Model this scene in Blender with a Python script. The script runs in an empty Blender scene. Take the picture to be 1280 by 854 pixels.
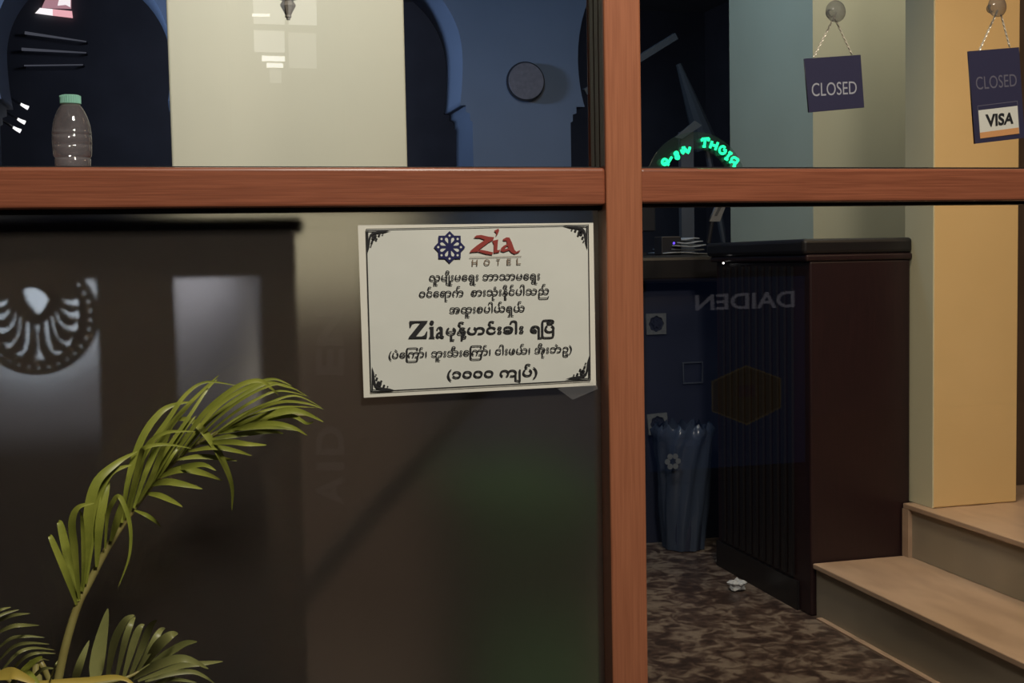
import bpy, bmesh, math, random
from mathutils import Vector, Matrix
random.seed(7)
SC = bpy.context.scene
COL = SC.collection

# ------------------------------------------------------------------ camera
F_PX, CX, CY = 1540.0, 640.0, 427.0
yaw, pit, rol = (math.radians(a) for a in (14.65, -3.7, -1.08))
CAM = Vector((0, -1.5, 1.09))
FW = Vector((math.sin(yaw)*math.cos(pit), math.cos(yaw)*math.cos(pit), math.sin(pit)))
R0 = Vector((math.cos(yaw), -math.sin(yaw), 0)); U0 = R0.cross(FW)
RT = R0*math.cos(rol) + U0*math.sin(rol)
UP = -R0*math.sin(rol) + U0*math.cos(rol)
cd = bpy.data.cameras.new('camera'); cam = bpy.data.objects.new('camera', cd); COL.objects.link(cam)
cd.sensor_width = 36; cd.lens = 36*F_PX/1280; cd.clip_start = .05; cd.clip_end = 100
m = Matrix((RT, UP, -FW)).transposed().to_4x4(); m.translation = CAM
cam.matrix_world = m
SC.camera = cam

def W(u, v, y):
    "the point at depth y that the photograph shows at (u, v)"
    d = FW + RT*((u-CX)/F_PX) - UP*((v-CY)/F_PX)
    return CAM + d*((y-CAM.y)/d.y)

# ------------------------------------------------------------------ world, lights, exposure
w = bpy.data.worlds.new('night'); SC.world = w; w.use_nodes = True
w.node_tree.nodes['Background'].inputs[0].default_value = (.35, .45, .8, 1)
w.node_tree.nodes['Background'].inputs[1].default_value = .006
vs = SC.view_settings
vs.view_transform = 'Standard'; vs.look = 'None'; vs.gamma = 1; vs.use_curve_mapping = False; vs.exposure = 0

def light(name, kind, loc, power, color, size=.2, target=None, spread=None, sy=None, cone=None, blend=.5):
    l = bpy.data.lights.new(name, kind); l.energy = power; l.color = color
    if kind == 'AREA':
        l.size = size
        if sy: l.shape = 'RECTANGLE'; l.size_y = sy
        if spread: l.spread = math.radians(spread)
    else: l.shadow_soft_size = size
    if kind == 'SPOT': l.spot_size = math.radians(cone or 60); l.spot_blend = blend
    o = bpy.data.objects.new(name, l); COL.objects.link(o); o.location = loc
    if target is not None:
        o.rotation_euler = (Vector(target)-Vector(loc)).to_track_quat('-Z', 'Y').to_euler()
    return o
light('street_lamp_light', 'AREA', (.6, -1.7, 2.75), 50, (1, .92, .80), .4, (.35, 0, 1.0))
light('column_lamp_light', 'AREA', (.30, .75, 3.0), 6.0, (.97, 1, .94), .6, (.3, 2.0, 1.7), 90)
light('stair_lamp_light', 'AREA', (2.45, .35, 2.55), 8.2, (1, .74, .44), .35, (2.35, 1.7, .9), 150)
light('lobby_blue_light', 'AREA', (-2.5, 4.6, 2.5), 8.5, (.40, .60, 1), .4, (1.8, 6.2, 2.3), 60)
light('step_fill_light', 'AREA', (1.4, .9, 3.0), 6, (1, .88, .66), .4, (2.0, 1.2, .2), 70)  # added fill that brightens the steps, no lamp known here
light('pillar_fill_light', 'AREA', (2.75, 2.2, 2.6), 5, (1, .94, .74), .3, (2.65, 3.0, 1.5))  # unseen fill put in to light the pillar front
light('desk_cool_light', 'AREA', (1.0, 2.6, 3.1), 9.5, (.42, .68, 1), .4, (2.45, 3.4, 2.0), 130)
light('partition_fill_light', 'AREA', (-.14, .36, 1.085), .36, (.85, .87, 1), .5, (-.28, .56, .95), sy=.04)  # hidden fill added to light the pale partition from above

light('medallion_fill_light', 'SPOT', (-.24, .17, 1.06), 7.5, (.66, .82, 1), .02, (-.235, .55, 1.035), cone=40, blend=1)  # second hidden fill, added to brighten the partition behind the medallion
light('far_room_fill_light', 'AREA', (.8, 7.6, 3.3), 22, (.6, .7, 1), .8, (1.2, 9.9, 1.5))  # unseen fill added to lift the blacks of the far room

# ------------------------------------------------------------------ helpers
def nmat(name):
    mt = bpy.data.materials.new(name); mt.use_nodes = True
    nt = mt.node_tree; return mt, nt, nt.nodes['Principled BSDF']
def ramp(nt, src, c0, c1, p0=.3, p1=.7):
    r = nt.nodes.new('ShaderNodeValToRGB')
    r.color_ramp.elements[0].color = (*c0, 1); r.color_ramp.elements[1].color = (*c1, 1)
    r.color_ramp.elements[0].position = p0; r.color_ramp.elements[1].position = p1
    nt.links.new(src, r.inputs[0]); return r.outputs[0]
def noise(nt, scale, stretch=(1, 1, 1), detail=4, distort=0):
    tc = nt.nodes.new('ShaderNodeTexCoord'); mp = nt.nodes.new('ShaderNodeMapping')
    mp.inputs['Scale'].default_value = stretch
    n = nt.nodes.new('ShaderNodeTexNoise'); n.inputs['Scale'].default_value = scale
    n.inputs['Detail'].default_value = detail; n.inputs['Distortion'].default_value = distort
    nt.links.new(tc.outputs['Object'], mp.inputs[0]); nt.links.new(mp.outputs[0], n.inputs['Vector'])
    return n.outputs[0]
def bump(nt, b, src, strength=.2, dist=.002):
    bp = nt.nodes.new('ShaderNodeBump'); bp.inputs['Strength'].default_value = strength; bp.inputs['Distance'].default_value = dist
    nt.links.new(src, bp.inputs['Height']); nt.links.new(bp.outputs[0], b.inputs['Normal'])
def mat(name, c, rough=.6, c2=None, scale=20, stretch=(1, 1, 1), metal=0, bmp=0, spec=.5):
    mt, nt, b = nmat(name)
    b.inputs['Base Color'].default_value = (*c, 1); b.inputs['Roughness'].default_value = rough
    b.inputs['Metallic'].default_value = metal; b.inputs['Specular IOR Level'].default_value = spec
    if c2:
        n = noise(nt, scale, stretch)
        nt.links.new(ramp(nt, n, c, c2), b.inputs['Base Color'])
        if bmp: bump(nt, b, n, bmp)
    return mt
def emit(name, c, s):
    mt = bpy.data.materials.new(name); mt.use_nodes = True; nt = mt.node_tree; nt.nodes.clear()
    e = nt.nodes.new('ShaderNodeEmission'); e.inputs[0].default_value = (*c, 1); e.inputs[1].default_value = s
    o = nt.nodes.new('ShaderNodeOutputMaterial'); nt.links.new(e.outputs[0], o.inputs[0]); return mt
def clear(name, base=.04, edge=.6, tint=(1, 1, 1), milk=0, milk_c=(.8, .8, .8), rough=0):
    "thin clear sheet: lets light straight through, mirrors a little of what is in front of it"
    mt = bpy.data.materials.new(name); mt.use_nodes = True; nt = mt.node_tree; nt.nodes.clear()
    N, L = nt.nodes.new, nt.links.new
    t = N('ShaderNodeBsdfTransparent'); t.inputs[0].default_value = (*tint, 1)
    g = N('ShaderNodeBsdfGlossy'); g.inputs['Roughness'].default_value = rough
    lw = N('ShaderNodeLayerWeight'); lw.inputs[0].default_value = .5
    p = N('ShaderNodeMath'); p.operation = 'POWER'; L(lw.outputs['Facing'], p.inputs[0]); p.inputs[1].default_value = 4
    q = N('ShaderNodeMath'); q.operation = 'MULTIPLY_ADD'; L(p.outputs[0], q.inputs[0]); q.inputs[1].default_value = edge; q.inputs[2].default_value = base
    x = N('ShaderNodeMixShader'); L(q.outputs[0], x.inputs[0]); L(t.outputs[0], x.inputs[1]); L(g.outputs[0], x.inputs[2])
    s = x.outputs[0]
    if milk:
        d = N('ShaderNodeBsdfDiffuse'); d.inputs[0].default_value = (*milk_c, 1)
        y = N('ShaderNodeMixShader'); y.inputs[0].default_value = milk; L(s, y.inputs[1]); L(d.outputs[0], y.inputs[2]); s = y.outputs[0]
    o = N('ShaderNodeOutputMaterial'); L(s, o.inputs[0]); return mt
def frosted(name, rough=.5, ior=1.15, milk=.055, milk_c=(.5, .44, .39), tint=(.9, .88, .84)):
    mt = bpy.data.materials.new(name); mt.use_nodes = True; nt = mt.node_tree; nt.nodes.clear()
    N, L = nt.nodes.new, nt.links.new
    r = N('ShaderNodeBsdfRefraction'); r.inputs['Color'].default_value = (*tint, 1); r.inputs['Roughness'].default_value = rough; r.inputs['IOR'].default_value = ior
    d = N('ShaderNodeBsdfDiffuse'); d.inputs[0].default_value = (*milk_c, 1)
    x = N('ShaderNodeMixShader'); x.inputs[0].default_value = milk; L(r.outputs[0], x.inputs[1]); L(d.outputs[0], x.inputs[2])
    o = N('ShaderNodeOutputMaterial'); L(x.outputs[0], o.inputs[0]); return mt

def link(name, me, mt, parent=None):
    o = bpy.data.objects.new(name, me); COL.objects.link(o)
    if mt: me.materials.clear(); me.materials.append(mt)
    if parent: o.parent = parent; o.matrix_parent_inverse = Matrix.Translation(-parent.location)
    return o
def obj(name, bm, mt, parent=None, smooth=False, bev=0):
    me = bpy.data.meshes.new(name)
    bmesh.ops.recalc_face_normals(bm, faces=bm.faces)
    if smooth:
        for f in bm.faces: f.smooth = True
    bm.to_mesh(me); bm.free()
    o = link(name, me, mt, parent)
    if bev:
        md = o.modifiers.new('edge', 'BEVEL'); md.width = bev; md.segments = 3; md.limit_method = 'ANGLE'
    return o
def box(bm, x0, x1, y0, y1, z0, z1):
    c = [bm.verts.new((x, y, z)) for x in (x0, x1) for y in (y0, y1) for z in (z0, z1)]
    for f in ((0, 1, 3, 2), (4, 6, 7, 5), (0, 4, 5, 1), (2, 3, 7, 6), (0, 2, 6, 4), (1, 5, 7, 3)):
        bm.faces.new([c[i] for i in f])
    return bm
def BX(*a): return box(bmesh.new(), *a)
def tube(bm, pts, r, n=8, r2=None, cap=True):
    pts = [Vector(p) for p in pts]; k = len(pts); rings = []
    for i, p in enumerate(pts):
        d = (pts[min(i+1, k-1)]-pts[max(i-1, 0)]).normalized()
        a = d.orthogonal().normalized() if i == 0 else (rings_a - d*rings_a.dot(d)).normalized()
        rings_a = a; b = d.cross(a)
        rr = r + ((r2 if r2 is not None else r)-r)*i/(k-1)
        rings.append([bm.verts.new(p + (a*math.cos(2*math.pi*j/n) + b*math.sin(2*math.pi*j/n))*rr) for j in range(n)])
    for i in range(k-1):
        for j in range(n):
            bm.faces.new((rings[i][j], rings[i][(j+1) % n], rings[i+1][(j+1) % n], rings[i+1][j]))
    if cap: bm.faces.new(rings[0][::-1]); bm.faces.new(rings[-1])
    return bm
def TB(*a, **k): return tube(bmesh.new(), *a, **k)
def lathe(bm, prof, c, n=32, close=True):
    rings = [[bm.verts.new((c[0]+r*math.cos(2*math.pi*j/n), c[1]+r*math.sin(2*math.pi*j/n), c[2]+z)) for j in range(n)] for r, z in prof]
    for i in range(len(rings)-1):
        for j in range(n):
            bm.faces.new((rings[i][j], rings[i][(j+1) % n], rings[i+1][(j+1) % n], rings[i+1][j]))
    if close: bm.faces.new(rings[0][::-1]); bm.faces.new(rings[-1])
    return bm
def curve(pts, n=6):
    "smooth curve through points (Catmull-Rom)"
    P = [Vector(p) for p in pts]; out = []
    for i in range(len(P)-1):
        a, b, c, d = P[max(i-1, 0)], P[i], P[i+1], P[min(i+2, len(P)-1)]
        for j in range(n):
            t = j/n
            out.append(.5*((2*b) + (c-a)*t + (2*a-5*b+4*c-d)*t*t + (3*b-a-3*c+d)*t**3))
    out.append(P[-1]); return out
def flat(loops, thick, frame, grow=0):
    "filled 2-D outline with holes, given thickness; frame maps (x, y, depth) to the place"
    cu = bpy.data.curves.new('outline', 'CURVE'); cu.dimensions = '2D'; cu.fill_mode = 'BOTH'; cu.extrude = thick/2; cu.offset = grow
    for lp in loops:
        s = cu.splines.new('POLY'); s.points.add(len(lp)-1); s.use_cyclic_u = True
        for p, q in zip(s.points, lp): p.co = (q[0], q[1], 0, 1)
    t = bpy.data.objects.new('outline', cu); me = bpy.data.meshes.new_from_object(t)
    for v in me.vertices: v.co = frame(v.co.x, v.co.y, v.co.z)
    bpy.data.objects.remove(t); bpy.data.curves.remove(cu); return me
def facing(x0, y0, z0):
    return lambda x, y, d: Vector((x0+x, y0+d, z0+y))
def raw(x, y, d): return Vector((x, y, d))
def text_mesh(body, thick=.001, offset=0, shear=0):
    cu = bpy.data.curves.new('letters', 'FONT'); cu.body = body; cu.size = 1; cu.offset = offset; cu.shear = shear; cu.resolution_u = 4
    t = bpy.data.objects.new('letters', cu); me = bpy.data.meshes.new_from_object(t)
    bpy.data.objects.remove(t); bpy.data.curves.remove(cu); return me
def fit_text(me, quad, y_off=0):
    "stretch flat lettering into a quad: top-left, top-right, bottom-right, bottom-left"
    xs = [v.co.x for v in me.vertices]; ys = [v.co.y for v in me.vertices]
    x0, x1, y0, y1 = min(xs), max(xs), min(ys), max(ys)
    tl, tr, br, bl = (Vector(q) for q in quad)
    for v in me.vertices:
        a = (v.co.x-x0)/(x1-x0); b = (v.co.y-y0)/(y1-y0)
        v.co = bl.lerp(br, a).lerp(tl.lerp(tr, a), b) + Vector((0, y_off, 0))
    return me
def solid(o, t):
    md = o.modifiers.new('thickness', 'SOLIDIFY'); md.thickness = t; md.offset = 0; return o
def tag(o, label, cat, group=None, kind=None):
    o['label'] = label; o['category'] = cat
    if group: o['group'] = group
    if kind: o['kind'] = kind
    return o
def thing(name, loc, label, cat, group=None, kind=None):
    o = bpy.data.objects.new(name, None); COL.objects.link(o); o.location = loc; o.empty_display_size = .1
    return tag(o, label, cat, group, kind)
def struct(name, bm, mt, label, cat, bev=0, smooth=False):
    o = obj(name, bm, mt, bev=bev, smooth=smooth); return tag(o, label, cat, kind='structure')
# ------------------------------------------------------------------ materials
def wood_mat(name, c, c2, stretch, rough=.32, scale=9, coat=0):
    mt, nt, b = nmat(name); n = noise(nt, scale, stretch, 6, .4)
    nt.links.new(ramp(nt, n, c, c2, .35, .65), b.inputs['Base Color']); b.inputs['Roughness'].default_value = rough
    bump(nt, b, n, .08, .001)
    if coat: b.inputs['Coat Weight'].default_value = coat; b.inputs['Coat Roughness'].default_value = .1
    return mt
M = {}
M['frame_h'] = wood_mat('reddish_wood_profile_h', (.24, .075, .038), (.34, .11, .056), (1.2, 30, 60), coat=.6)
M['frame_v'] = wood_mat('reddish_wood_profile_v', (.35, .125, .062), (.43, .16, .08), (40, 30, 1.0), coat=.4)
M['gasket'] = mat('black_rubber', (.012, .011, .011), .5)
M['groove'] = mat('dark_brown_profile', (.055, .03, .024), .35)
M['glass'] = clear('window_glass')
M['film'] = frosted('frosted_film')
M['cream'] = mat('cream_paint', (.78, .74, .58), .45, (.74, .71, .56), 3)
M['ochre'] = mat('ochre_paint', (.72, .50, .24), .6, (.67, .46, .21), 2.5, bmp=.05)
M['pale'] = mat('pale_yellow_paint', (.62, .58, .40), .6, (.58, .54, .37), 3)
M['white_wall'] = mat('white_wall_paint', (.40, .40, .42), .6, (.36, .365, .385), 4)
M['dark_room'] = mat('dark_wall', (.075, .075, .085), .8, (.055, .055, .062), 3)
M['ceil'] = mat('ceiling_paint', (.25, .25, .24), .8)
M['dado'] = mat('brown_panel', (.085, .055, .038), .5, (.065, .042, .03), 6, (8, 8, 1))
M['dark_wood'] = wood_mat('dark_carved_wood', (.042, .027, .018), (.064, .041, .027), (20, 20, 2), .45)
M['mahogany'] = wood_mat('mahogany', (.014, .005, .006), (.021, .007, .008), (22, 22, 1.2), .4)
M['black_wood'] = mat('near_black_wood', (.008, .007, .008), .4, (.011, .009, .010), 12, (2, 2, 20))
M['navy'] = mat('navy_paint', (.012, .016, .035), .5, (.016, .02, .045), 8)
M['riser'] = mat('grey_brown_tile', (.32, .27, .20), .45, (.26, .22, .165), 5, (1, 1, 1))
M['tread'] = wood_mat('beige_wood_tile', (.37, .25, .17), (.47, .325, .225), (3, .8, 3), .35, 5)
M['paper'] = mat('white_paper', (.74, .75, .68), .5, (.70, .71, .645), 14)
M['ink'] = mat('black_ink', (.02, .02, .022), .5)
M['red_ink'] = mat('red_ink', (.32, .045, .035), .5)
M['blue_ink'] = mat('navy_ink', (.012, .012, .085), .5)
M['grey_ink'] = mat('brown_grey_ink', (.22, .16, .11), .5)
M['laminate'] = clear('laminate', .05, .4, milk=.10, rough=.12)
M['sign'] = mat('navy_sign_plastic', (.045, .042, .085), .35)
M['sign_text'] = mat('pale_letters', (.42, .42, .46), .5)
M['sign_dull'] = mat('dull_grey_letters', (.15, .14, .18), .5)
M['card_white'] = mat('white_print', (.80, .78, .68), .5)
M['orange'] = mat('orange_print', (.75, .36, .14), .5)
M['steel'] = mat('bright_steel', (.9, .82, .66), .3, metal=.25, spec=1)
M['bronze'] = mat('aged_bronze', (.34, .31, .26), .45, (.25, .23, .19), 30, metal=.2)
M['suction'] = clear('suction_cup_plastic', .06, .6, (.75, .75, .75), milk=.12, milk_c=(.5, .5, .52), rough=.1)
M['bottle'] = clear('bottle_plastic', .10, .8, (.93, .9, .9), milk=.12, milk_c=(.8, .74, .75), rough=.05)
M['cap'] = mat('mint_plastic', (.32, .66, .53), .45)
M['disc'] = mat('grey_brown_disc', (.38, .32, .32), .6, (.29, .25, .25), 40)
M['disc_rim'] = mat('dark_rim', (.03, .03, .04), .5)
M['grey_paint'] = mat('grey_paint', (.045, .05, .06), .5)
M['blue_wall'] = mat('arcade_paint', (.33, .37, .45), .6, (.30, .34, .41), 3)
M['news'] = mat('newsprint', (.34, .35, .36), .7, (.22, .23, .24), 60)
M['black_plastic'] = mat('black_plastic', (.016, .016, .02), .35)
M['bag'] = clear('blue_bin_bag', .10, .5, (.35, .42, .6), milk=.6, milk_c=(.065, .085, .13), rough=.2)
M['tile'] = mat('pale_grey_tile', (.15, .16, .17), .5, (.11, .12, .13), 60)
M['pole'] = mat('black_pole', (.010, .009, .009), .5)
M['soil'] = mat('soil', (.03, .02, .012), .9)
M['pot'] = mat('terracotta', (.32, .12, .06), .7, (.27, .10, .05), 20)
M['pave'] = mat('pavement', (.10, .09, .08), .8, (.07, .065, .06), 8)
def leaf_mat(name, c, c2, rough=.42):
    mt, nt, b = nmat(name); n = noise(nt, 30, (1, 1, 1), 3)
    nt.links.new(ramp(nt, n, c, c2), b.inputs['Base Color']); b.inputs['Roughness'].default_value = rough
    return mt
M['leaf'] = leaf_mat('palm_leaf', (.20, .23, .03), (.33, .35, .055))
M['leaf_old'] = leaf_mat('palm_leaf_muted', (.18, .19, .06), (.25, .25, .085))
M['stem'] = leaf_mat('palm_stem', (.30, .27, .09), (.24, .20, .06))
M['yellow_leaf'] = leaf_mat('yellowing_leaf', (.50, .36, .07), (.42, .33, .06))
# brown mottled floor
mt, nt, b = nmat('mottled_brown_floor'); b.inputs['Roughness'].default_value = .35
tc = nt.nodes.new('ShaderNodeTexCoord'); vo = nt.nodes.new('ShaderNodeTexVoronoi'); vo.inputs['Scale'].default_value = 13
n0 = nt.nodes.new('ShaderNodeTexNoise'); n0.inputs['Scale'].default_value = 9; n0.inputs['Detail'].default_value = 6
mx = nt.nodes.new('ShaderNodeMix'); mx.data_type = 'VECTOR'; mx.inputs[0].default_value = .12
nt.links.new(tc.outputs['Object'], n0.inputs['Vector'])
nt.links.new(tc.outputs['Object'], mx.inputs[4]); nt.links.new(n0.outputs[1], mx.inputs[5]); nt.links.new(mx.outputs[1], vo.inputs['Vector'])
n1 = nt.nodes.new('ShaderNodeTexNoise'); n1.inputs['Scale'].default_value = 19; n1.inputs['Detail'].default_value = 8; n1.inputs['Distortion'].default_value = 1.2
nt.links.new(tc.outputs['Object'], n1.inputs['Vector'])
ad = nt.nodes.new('ShaderNodeMath'); ad.operation = 'MULTIPLY_ADD'; nt.links.new(vo.outputs['Distance'], ad.inputs[0]); ad.inputs[1].default_value = .35; nt.links.new(n1.outputs[0], ad.inputs[2])
r = nt.nodes.new('ShaderNodeValToRGB'); e = r.color_ramp.elements
e[0].position = .52; e[0].color = (.035, .022, .018, 1); e[1].position = .84; e[1].color = (.20, .155, .12, 1)
k = e.new(.66); k.color = (.075, .048, .038, 1)
nt.links.new(ad.outputs[0], r.inputs[0]); nt.links.new(r.outputs[0], b.inputs['Base Color'])
M['floor'] = mt

# ------------------------------------------------------------------ the room
struct('floor', BX(-3, 5, .06, 10, -.12, 0), M['floor'], 'dark brown mottled stone lobby floor behind the window', 'floor')
struct('ceiling', BX(-3, 5, .06, 10, 3.5, 3.6), M['ceil'], 'plain ceiling of the dim lobby', 'ceiling')
struct('wall_left', BX(-3.1, -3, .0, 10, -.12, 3.5), M['dark_room'], 'dim left wall of the lobby', 'wall')
struct('wall_right', BX(5, 5.1, .0, 10, -.12, 3.5), M['dark_room'], 'dim right wall of the lobby', 'wall')
struct('wall_back', BX(-3, 5, 9.9, 10, 0, 3.5), M['dark_room'], 'dark far wall seen through the arches', 'wall')
struct('ground', BX(-6, 8, -9, -.06, -.5, -.4), M['pave'], 'dark street pavement in front of the window', 'ground')
struct('wall_plinth', BX(-3, 5, -.06, .06, -.5, -.05), M['pave'], 'low plinth under the glazing', 'wall')
struct('wall_lintel', BX(-3, 5, -.06, .06, 2.75, 3.6), M['dark_room'], 'wall over the glazing', 'wall')
struct('wall_front_left', BX(-3, -1.95, -.06, .06, -.05, 2.75), M['dark_room'], 'wall left of the glazing', 'wall')
struct('wall_front_right', BX(2.95, 5, -.06, .06, -.05, 2.75), M['dark_room'], 'wall right of the glazing', 'wall')

# arcade wall with three pointed horseshoe arches
def arch(cx, hw=.475, jw=.535, zi=2.06, zc=2.36):
    pts = [(cx+jw, 0), (cx+jw, zi-.10), (cx+jw-.015, zi-.09), (cx+jw-.015, zi-.05), (cx+jw-.04, zi-.04), (cx+jw-.04, zi), (cx+hw-.005, zi)]
    a0 = math.asin((zi-zc)/hw) if abs(zi-zc) < hw else -.6
    R = hw*1.12; ox = cx-(R-hw)
    top = math.acos((R-hw)/R)
    s = -.62
    for i in range(25):
        a = s + (top-s)*i/24
        x = ox + R*math.cos(a) if a > 0 else cx + hw*math.cos(a*.5)
        z = zc + R*math.sin(a) if a > 0 else zc + (zc-zi)*math.sin(a)/math.sin(.62)
        pts.append((x, z))
    left = [(2*cx-x, z) for x, z in pts[::-1][1:]]
    return pts + left
centres = ((-.53, .475), (1.205, .475), (3.27, .845))
loops = [[(-3, 0), (5, 0), (5, 3.5), (-3, 3.5)]]
outline = [(-3, 3.5), (-3, 0)]
for c, hw in centres: outline += arch(c, hw, hw+.055)[::-1]
outline += [(5, 0), (5, 3.5)]
arc = link('wall_arcade', flat([outline], .5, facing(0, 6.25, 0)), M['blue_wall'])
tag(arc, 'blue-lit arcade wall with pointed arches and stepped imposts', 'wall', kind='structure')

t = thing('round_wall_plaque', (2.07, 5.985, 2.207), 'round grey-brown disc with dark rim on the blue wall between two arches', 'wall plaque')
bm = bmesh.new(); lathe(bm, [(.0, -.02), (.116, -.02), (.122, .0), (.122, .018)], (0, 0, 0), 40)
bmesh.ops.rotate(bm, verts=bm.verts, cent=(0, 0, 0), matrix=Matrix.Rotation(math.pi/2, 3, 'X'))
bmesh.ops.translate(bm, verts=bm.verts, vec=(2.07, 5.975, 2.207)); obj('rim', bm, M['disc_rim'], t)
bm = bmesh.new(); lathe(bm, [(.03, .0), (.105, .0), (.112, .01), (.112, .02)], (0, 0, 0), 40)
bmesh.ops.rotate(bm, verts=bm.verts, cent=(0, 0, 0), matrix=Matrix.Rotation(math.pi/2, 3, 'X'))
bmesh.ops.translate(bm, verts=bm.verts, vec=(2.07, 5.966, 2.207)); obj('face', bm, M['disc'], t)

# cream column with brown base
struct('wall_column', BX(-.032, .617, 2.0, 2.65, 1.0, 3.5), M['cream'], 'broad smooth cream column lit from above, behind the small bottle', 'column', bev=.006)
struct('trim_1', BX(-.05, .64, 1.97, 2.68, 0, 1.0), M['dado'], 'brown panelled base of the cream column', 'panelling', bev=.006)
struct('wall_pier', BX(2.136, 2.425, 1.716, 1.865, .329, 3.5), M['ochre'], 'ochre yellow pier standing on the upper step behind the card sign', 'pier', bev=.004)
tag(obj('wall_cool_lit_side', BX(2.133, 2.137, 1.7165, 1.864, .329, 3.5), M['pale']), 'narrow left side of the ochre pier, cool light put into its colour', 'wall', kind='structure')  # thin paler slab: the cooler light on this side put into colour
struct('wall_pillar', BX(2.437, 3.6, 3.0, 3.78, 0, 3.5), M['pale'], 'pale yellow wall block behind the counter with a cool grey-blue side', 'wall')
struct('wall_return', BX(2.46, 5, 1.95, 2.05, .329, 3.5), M['dado'], 'brownish wall just right of the ochre pier', 'wall')

# steps
t = thing('floor_step', (1.82, 1.0, 0), 'lower stair step with beige tread and grey-brown riser', 'step', kind='structure')
obj('riser', BX(1.806, 3.9, .10, 1.822, 0, .148), M['riser'], t)
obj('tread', BX(1.794, 3.9, .10, 1.822, .148, .164), M['tread'], t, bev=.003)
obj('edge_strip', BX(1.788, 1.806, .10, 1.79, 0, .006), M['tread'], t)
t = thing('floor_landing', (2.107, 1.0, .164), 'upper stair step with beige tread in front of the ochre pier', 'step', kind='structure')
obj('riser', BX(2.112, 3.9, .10, 1.822, .165, .312), M['riser'], t)
obj('tread', BX(2.10, 3.9, .10, 1.822, .312, .328), M['tread'], t, bev=.003)
obj('end_trim', BX(2.098, 2.112, 1.79, 1.822, .165, .312), M['tread'], t)
obj('landing', BX(2.14, 5, 1.823, 3.0, 0, .328), M['tread'], t)

# ------------------------------------------------------------------ glazing
win = thing('window_1', (.2, 0, -.05), 'reddish wood-look window framing around four panes', 'window', kind='structure')
MX0, MX1 = W(757.5, 210, -.03).x, W(803, 210, -.03).x
TZ1, TZ0 = W(400, 209, -.028).z, W(400, 259, -.028).z
mull = obj('mullion', BX(MX0, MX1, -.03, .03, -.05, 2.75), M['frame_v'], win, bev=.003)
obj('mullion_back', BX(MX0+.005, MX1-.005, .03, .043, 1.207, 2.75), M['groove'], win, bev=.002)
obj('mullion_fin', BX(MX0+.001, MX0+.007, .0325, .0355, 1.207, 2.75), M['frame_v'], win, bev=.001)
obj('mullion_fin', BX(MX0+.001, MX0+.007, .039, .042, 1.207, 2.75), M['frame_v'], win, bev=.001)
for y0, y1 in ((-.0265, -.0125), (-.0085, .006), (.010, .024)): obj('groove_shade', BX(MX0-.0012, MX0+.001, y0, y1, TZ1+.002, 2.70), M['groove'], win)  # raised dark strips, the shade of the grooves put into colour
obj('transom', BX(-1.9, MX0, -.028, .10, TZ0, TZ1), M['frame_h'], win, bev=.004)
obj('transom', BX(MX1, 2.9, -.024, .10, W(1040, 252.5, -.024).z, W(1040, 210.5, -.024).z), M['frame_h'], win, bev=.004)
for nm, x0, x1, z0, z1 in (('head_rail', -1.95, 2.95, 2.70, 2.75), ('sill_rail', -1.95, 2.95, -.05, .0)):
    obj(nm, BX(x0, x1, -.032, .10, z0, z1), M['frame_h'], win, bev=.004)
for x in (-1.95, 2.9): obj('jamb', BX(x, x+.05, -.031, .05, 0, 2.70), M['frame_v'], win, bev=.003)
for nm, x0, x1, z0, z1 in (('gasket', -1.9, MX0, TZ1, TZ1+.002), ('gasket', MX1, 2.9, TZ1, TZ1+.002), ('gasket', -1.9, MX0, TZ0-.005, TZ0), ('gasket', MX1, 2.9, TZ0-.002, TZ0+.004)):
    obj(nm, BX(x0, x1, -.012, .012, z0, z1), M['gasket'], win)
for x0, x1, z0, z1 in ((-1.9, .524, 1.2085, 2.70), (.566, 2.9, 1.208, 2.70), (-1.9, .524, 0, 1.162), (.566, 2.9, 0, 1.1635)):
    obj('pane', BX(x0, x1, -.004, .002, z0, z1), M['glass'], win)
obj('frosted_film', BX(-1.9, .522, .004, .006, 0.0, 1.16), M['film'], win)

# ------------------------------------------------------------------ notice on the glass
NY = -.0075
def gp(u, v, d=0): return W(u, v, NY-d)
nt_ = thing('paper_notice', tuple(gp(600, 490)), 'laminated white hotel notice with black script taped to the dark glass', 'notice')
def sheet(corners, d, nx=14, nz=10, wav=.0006):
    bm = bmesh.new(); tl, tr, br, bl = (gp(*c) for c in corners); V = []
    for j in range(nz+1):
        row = []
        for i in range(nx+1):
            p = bl.lerp(br, i/nx).lerp(tl.lerp(tr, i/nx), j/nz)
            p.y += -d + wav*math.sin(i*1.3+j*.7)*math.sin(j*.9)
            row.append(bm.verts.new(p))
        V.append(row)
    for j in range(nz):
        for i in range(nx): bm.faces.new((V[j][i], V[j][i+1], V[j+1][i+1], V[j+1][i]))
    return bm
PC = ((457.5, 286), (736, 280.5), (738.5, 475.5), (463.5, 490))
LC = ((447.5, 281.5), (742, 278.5), (745.5, 482), (455, 497.5))
obj('laminate_edge', sheet(LC, -.0015, wav=.0002), M['card_white'], nt_, smooth=True)
obj('sheet', sheet(PC, -.0005, wav=.0002), M['paper'], nt_)
def ink(name, loops, mt, d=.0012, parent=nt_):
    return link(name, flat([[(p[0], -p[1]) for p in lp] for lp in loops], .0002, lambda x, y, z: gp(x, -y, d+z)), mt, parent)
def inset(c, k):
    cx = sum(p[0] for p in c)/4; cy = sum(p[1] for p in c)/4
    return [(x+(k if x < cx else -k), y+(k if y < cy else -k)) for x, y in c]
ink('border_line', [PC, inset(PC, .9)], M['ink'])
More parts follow.
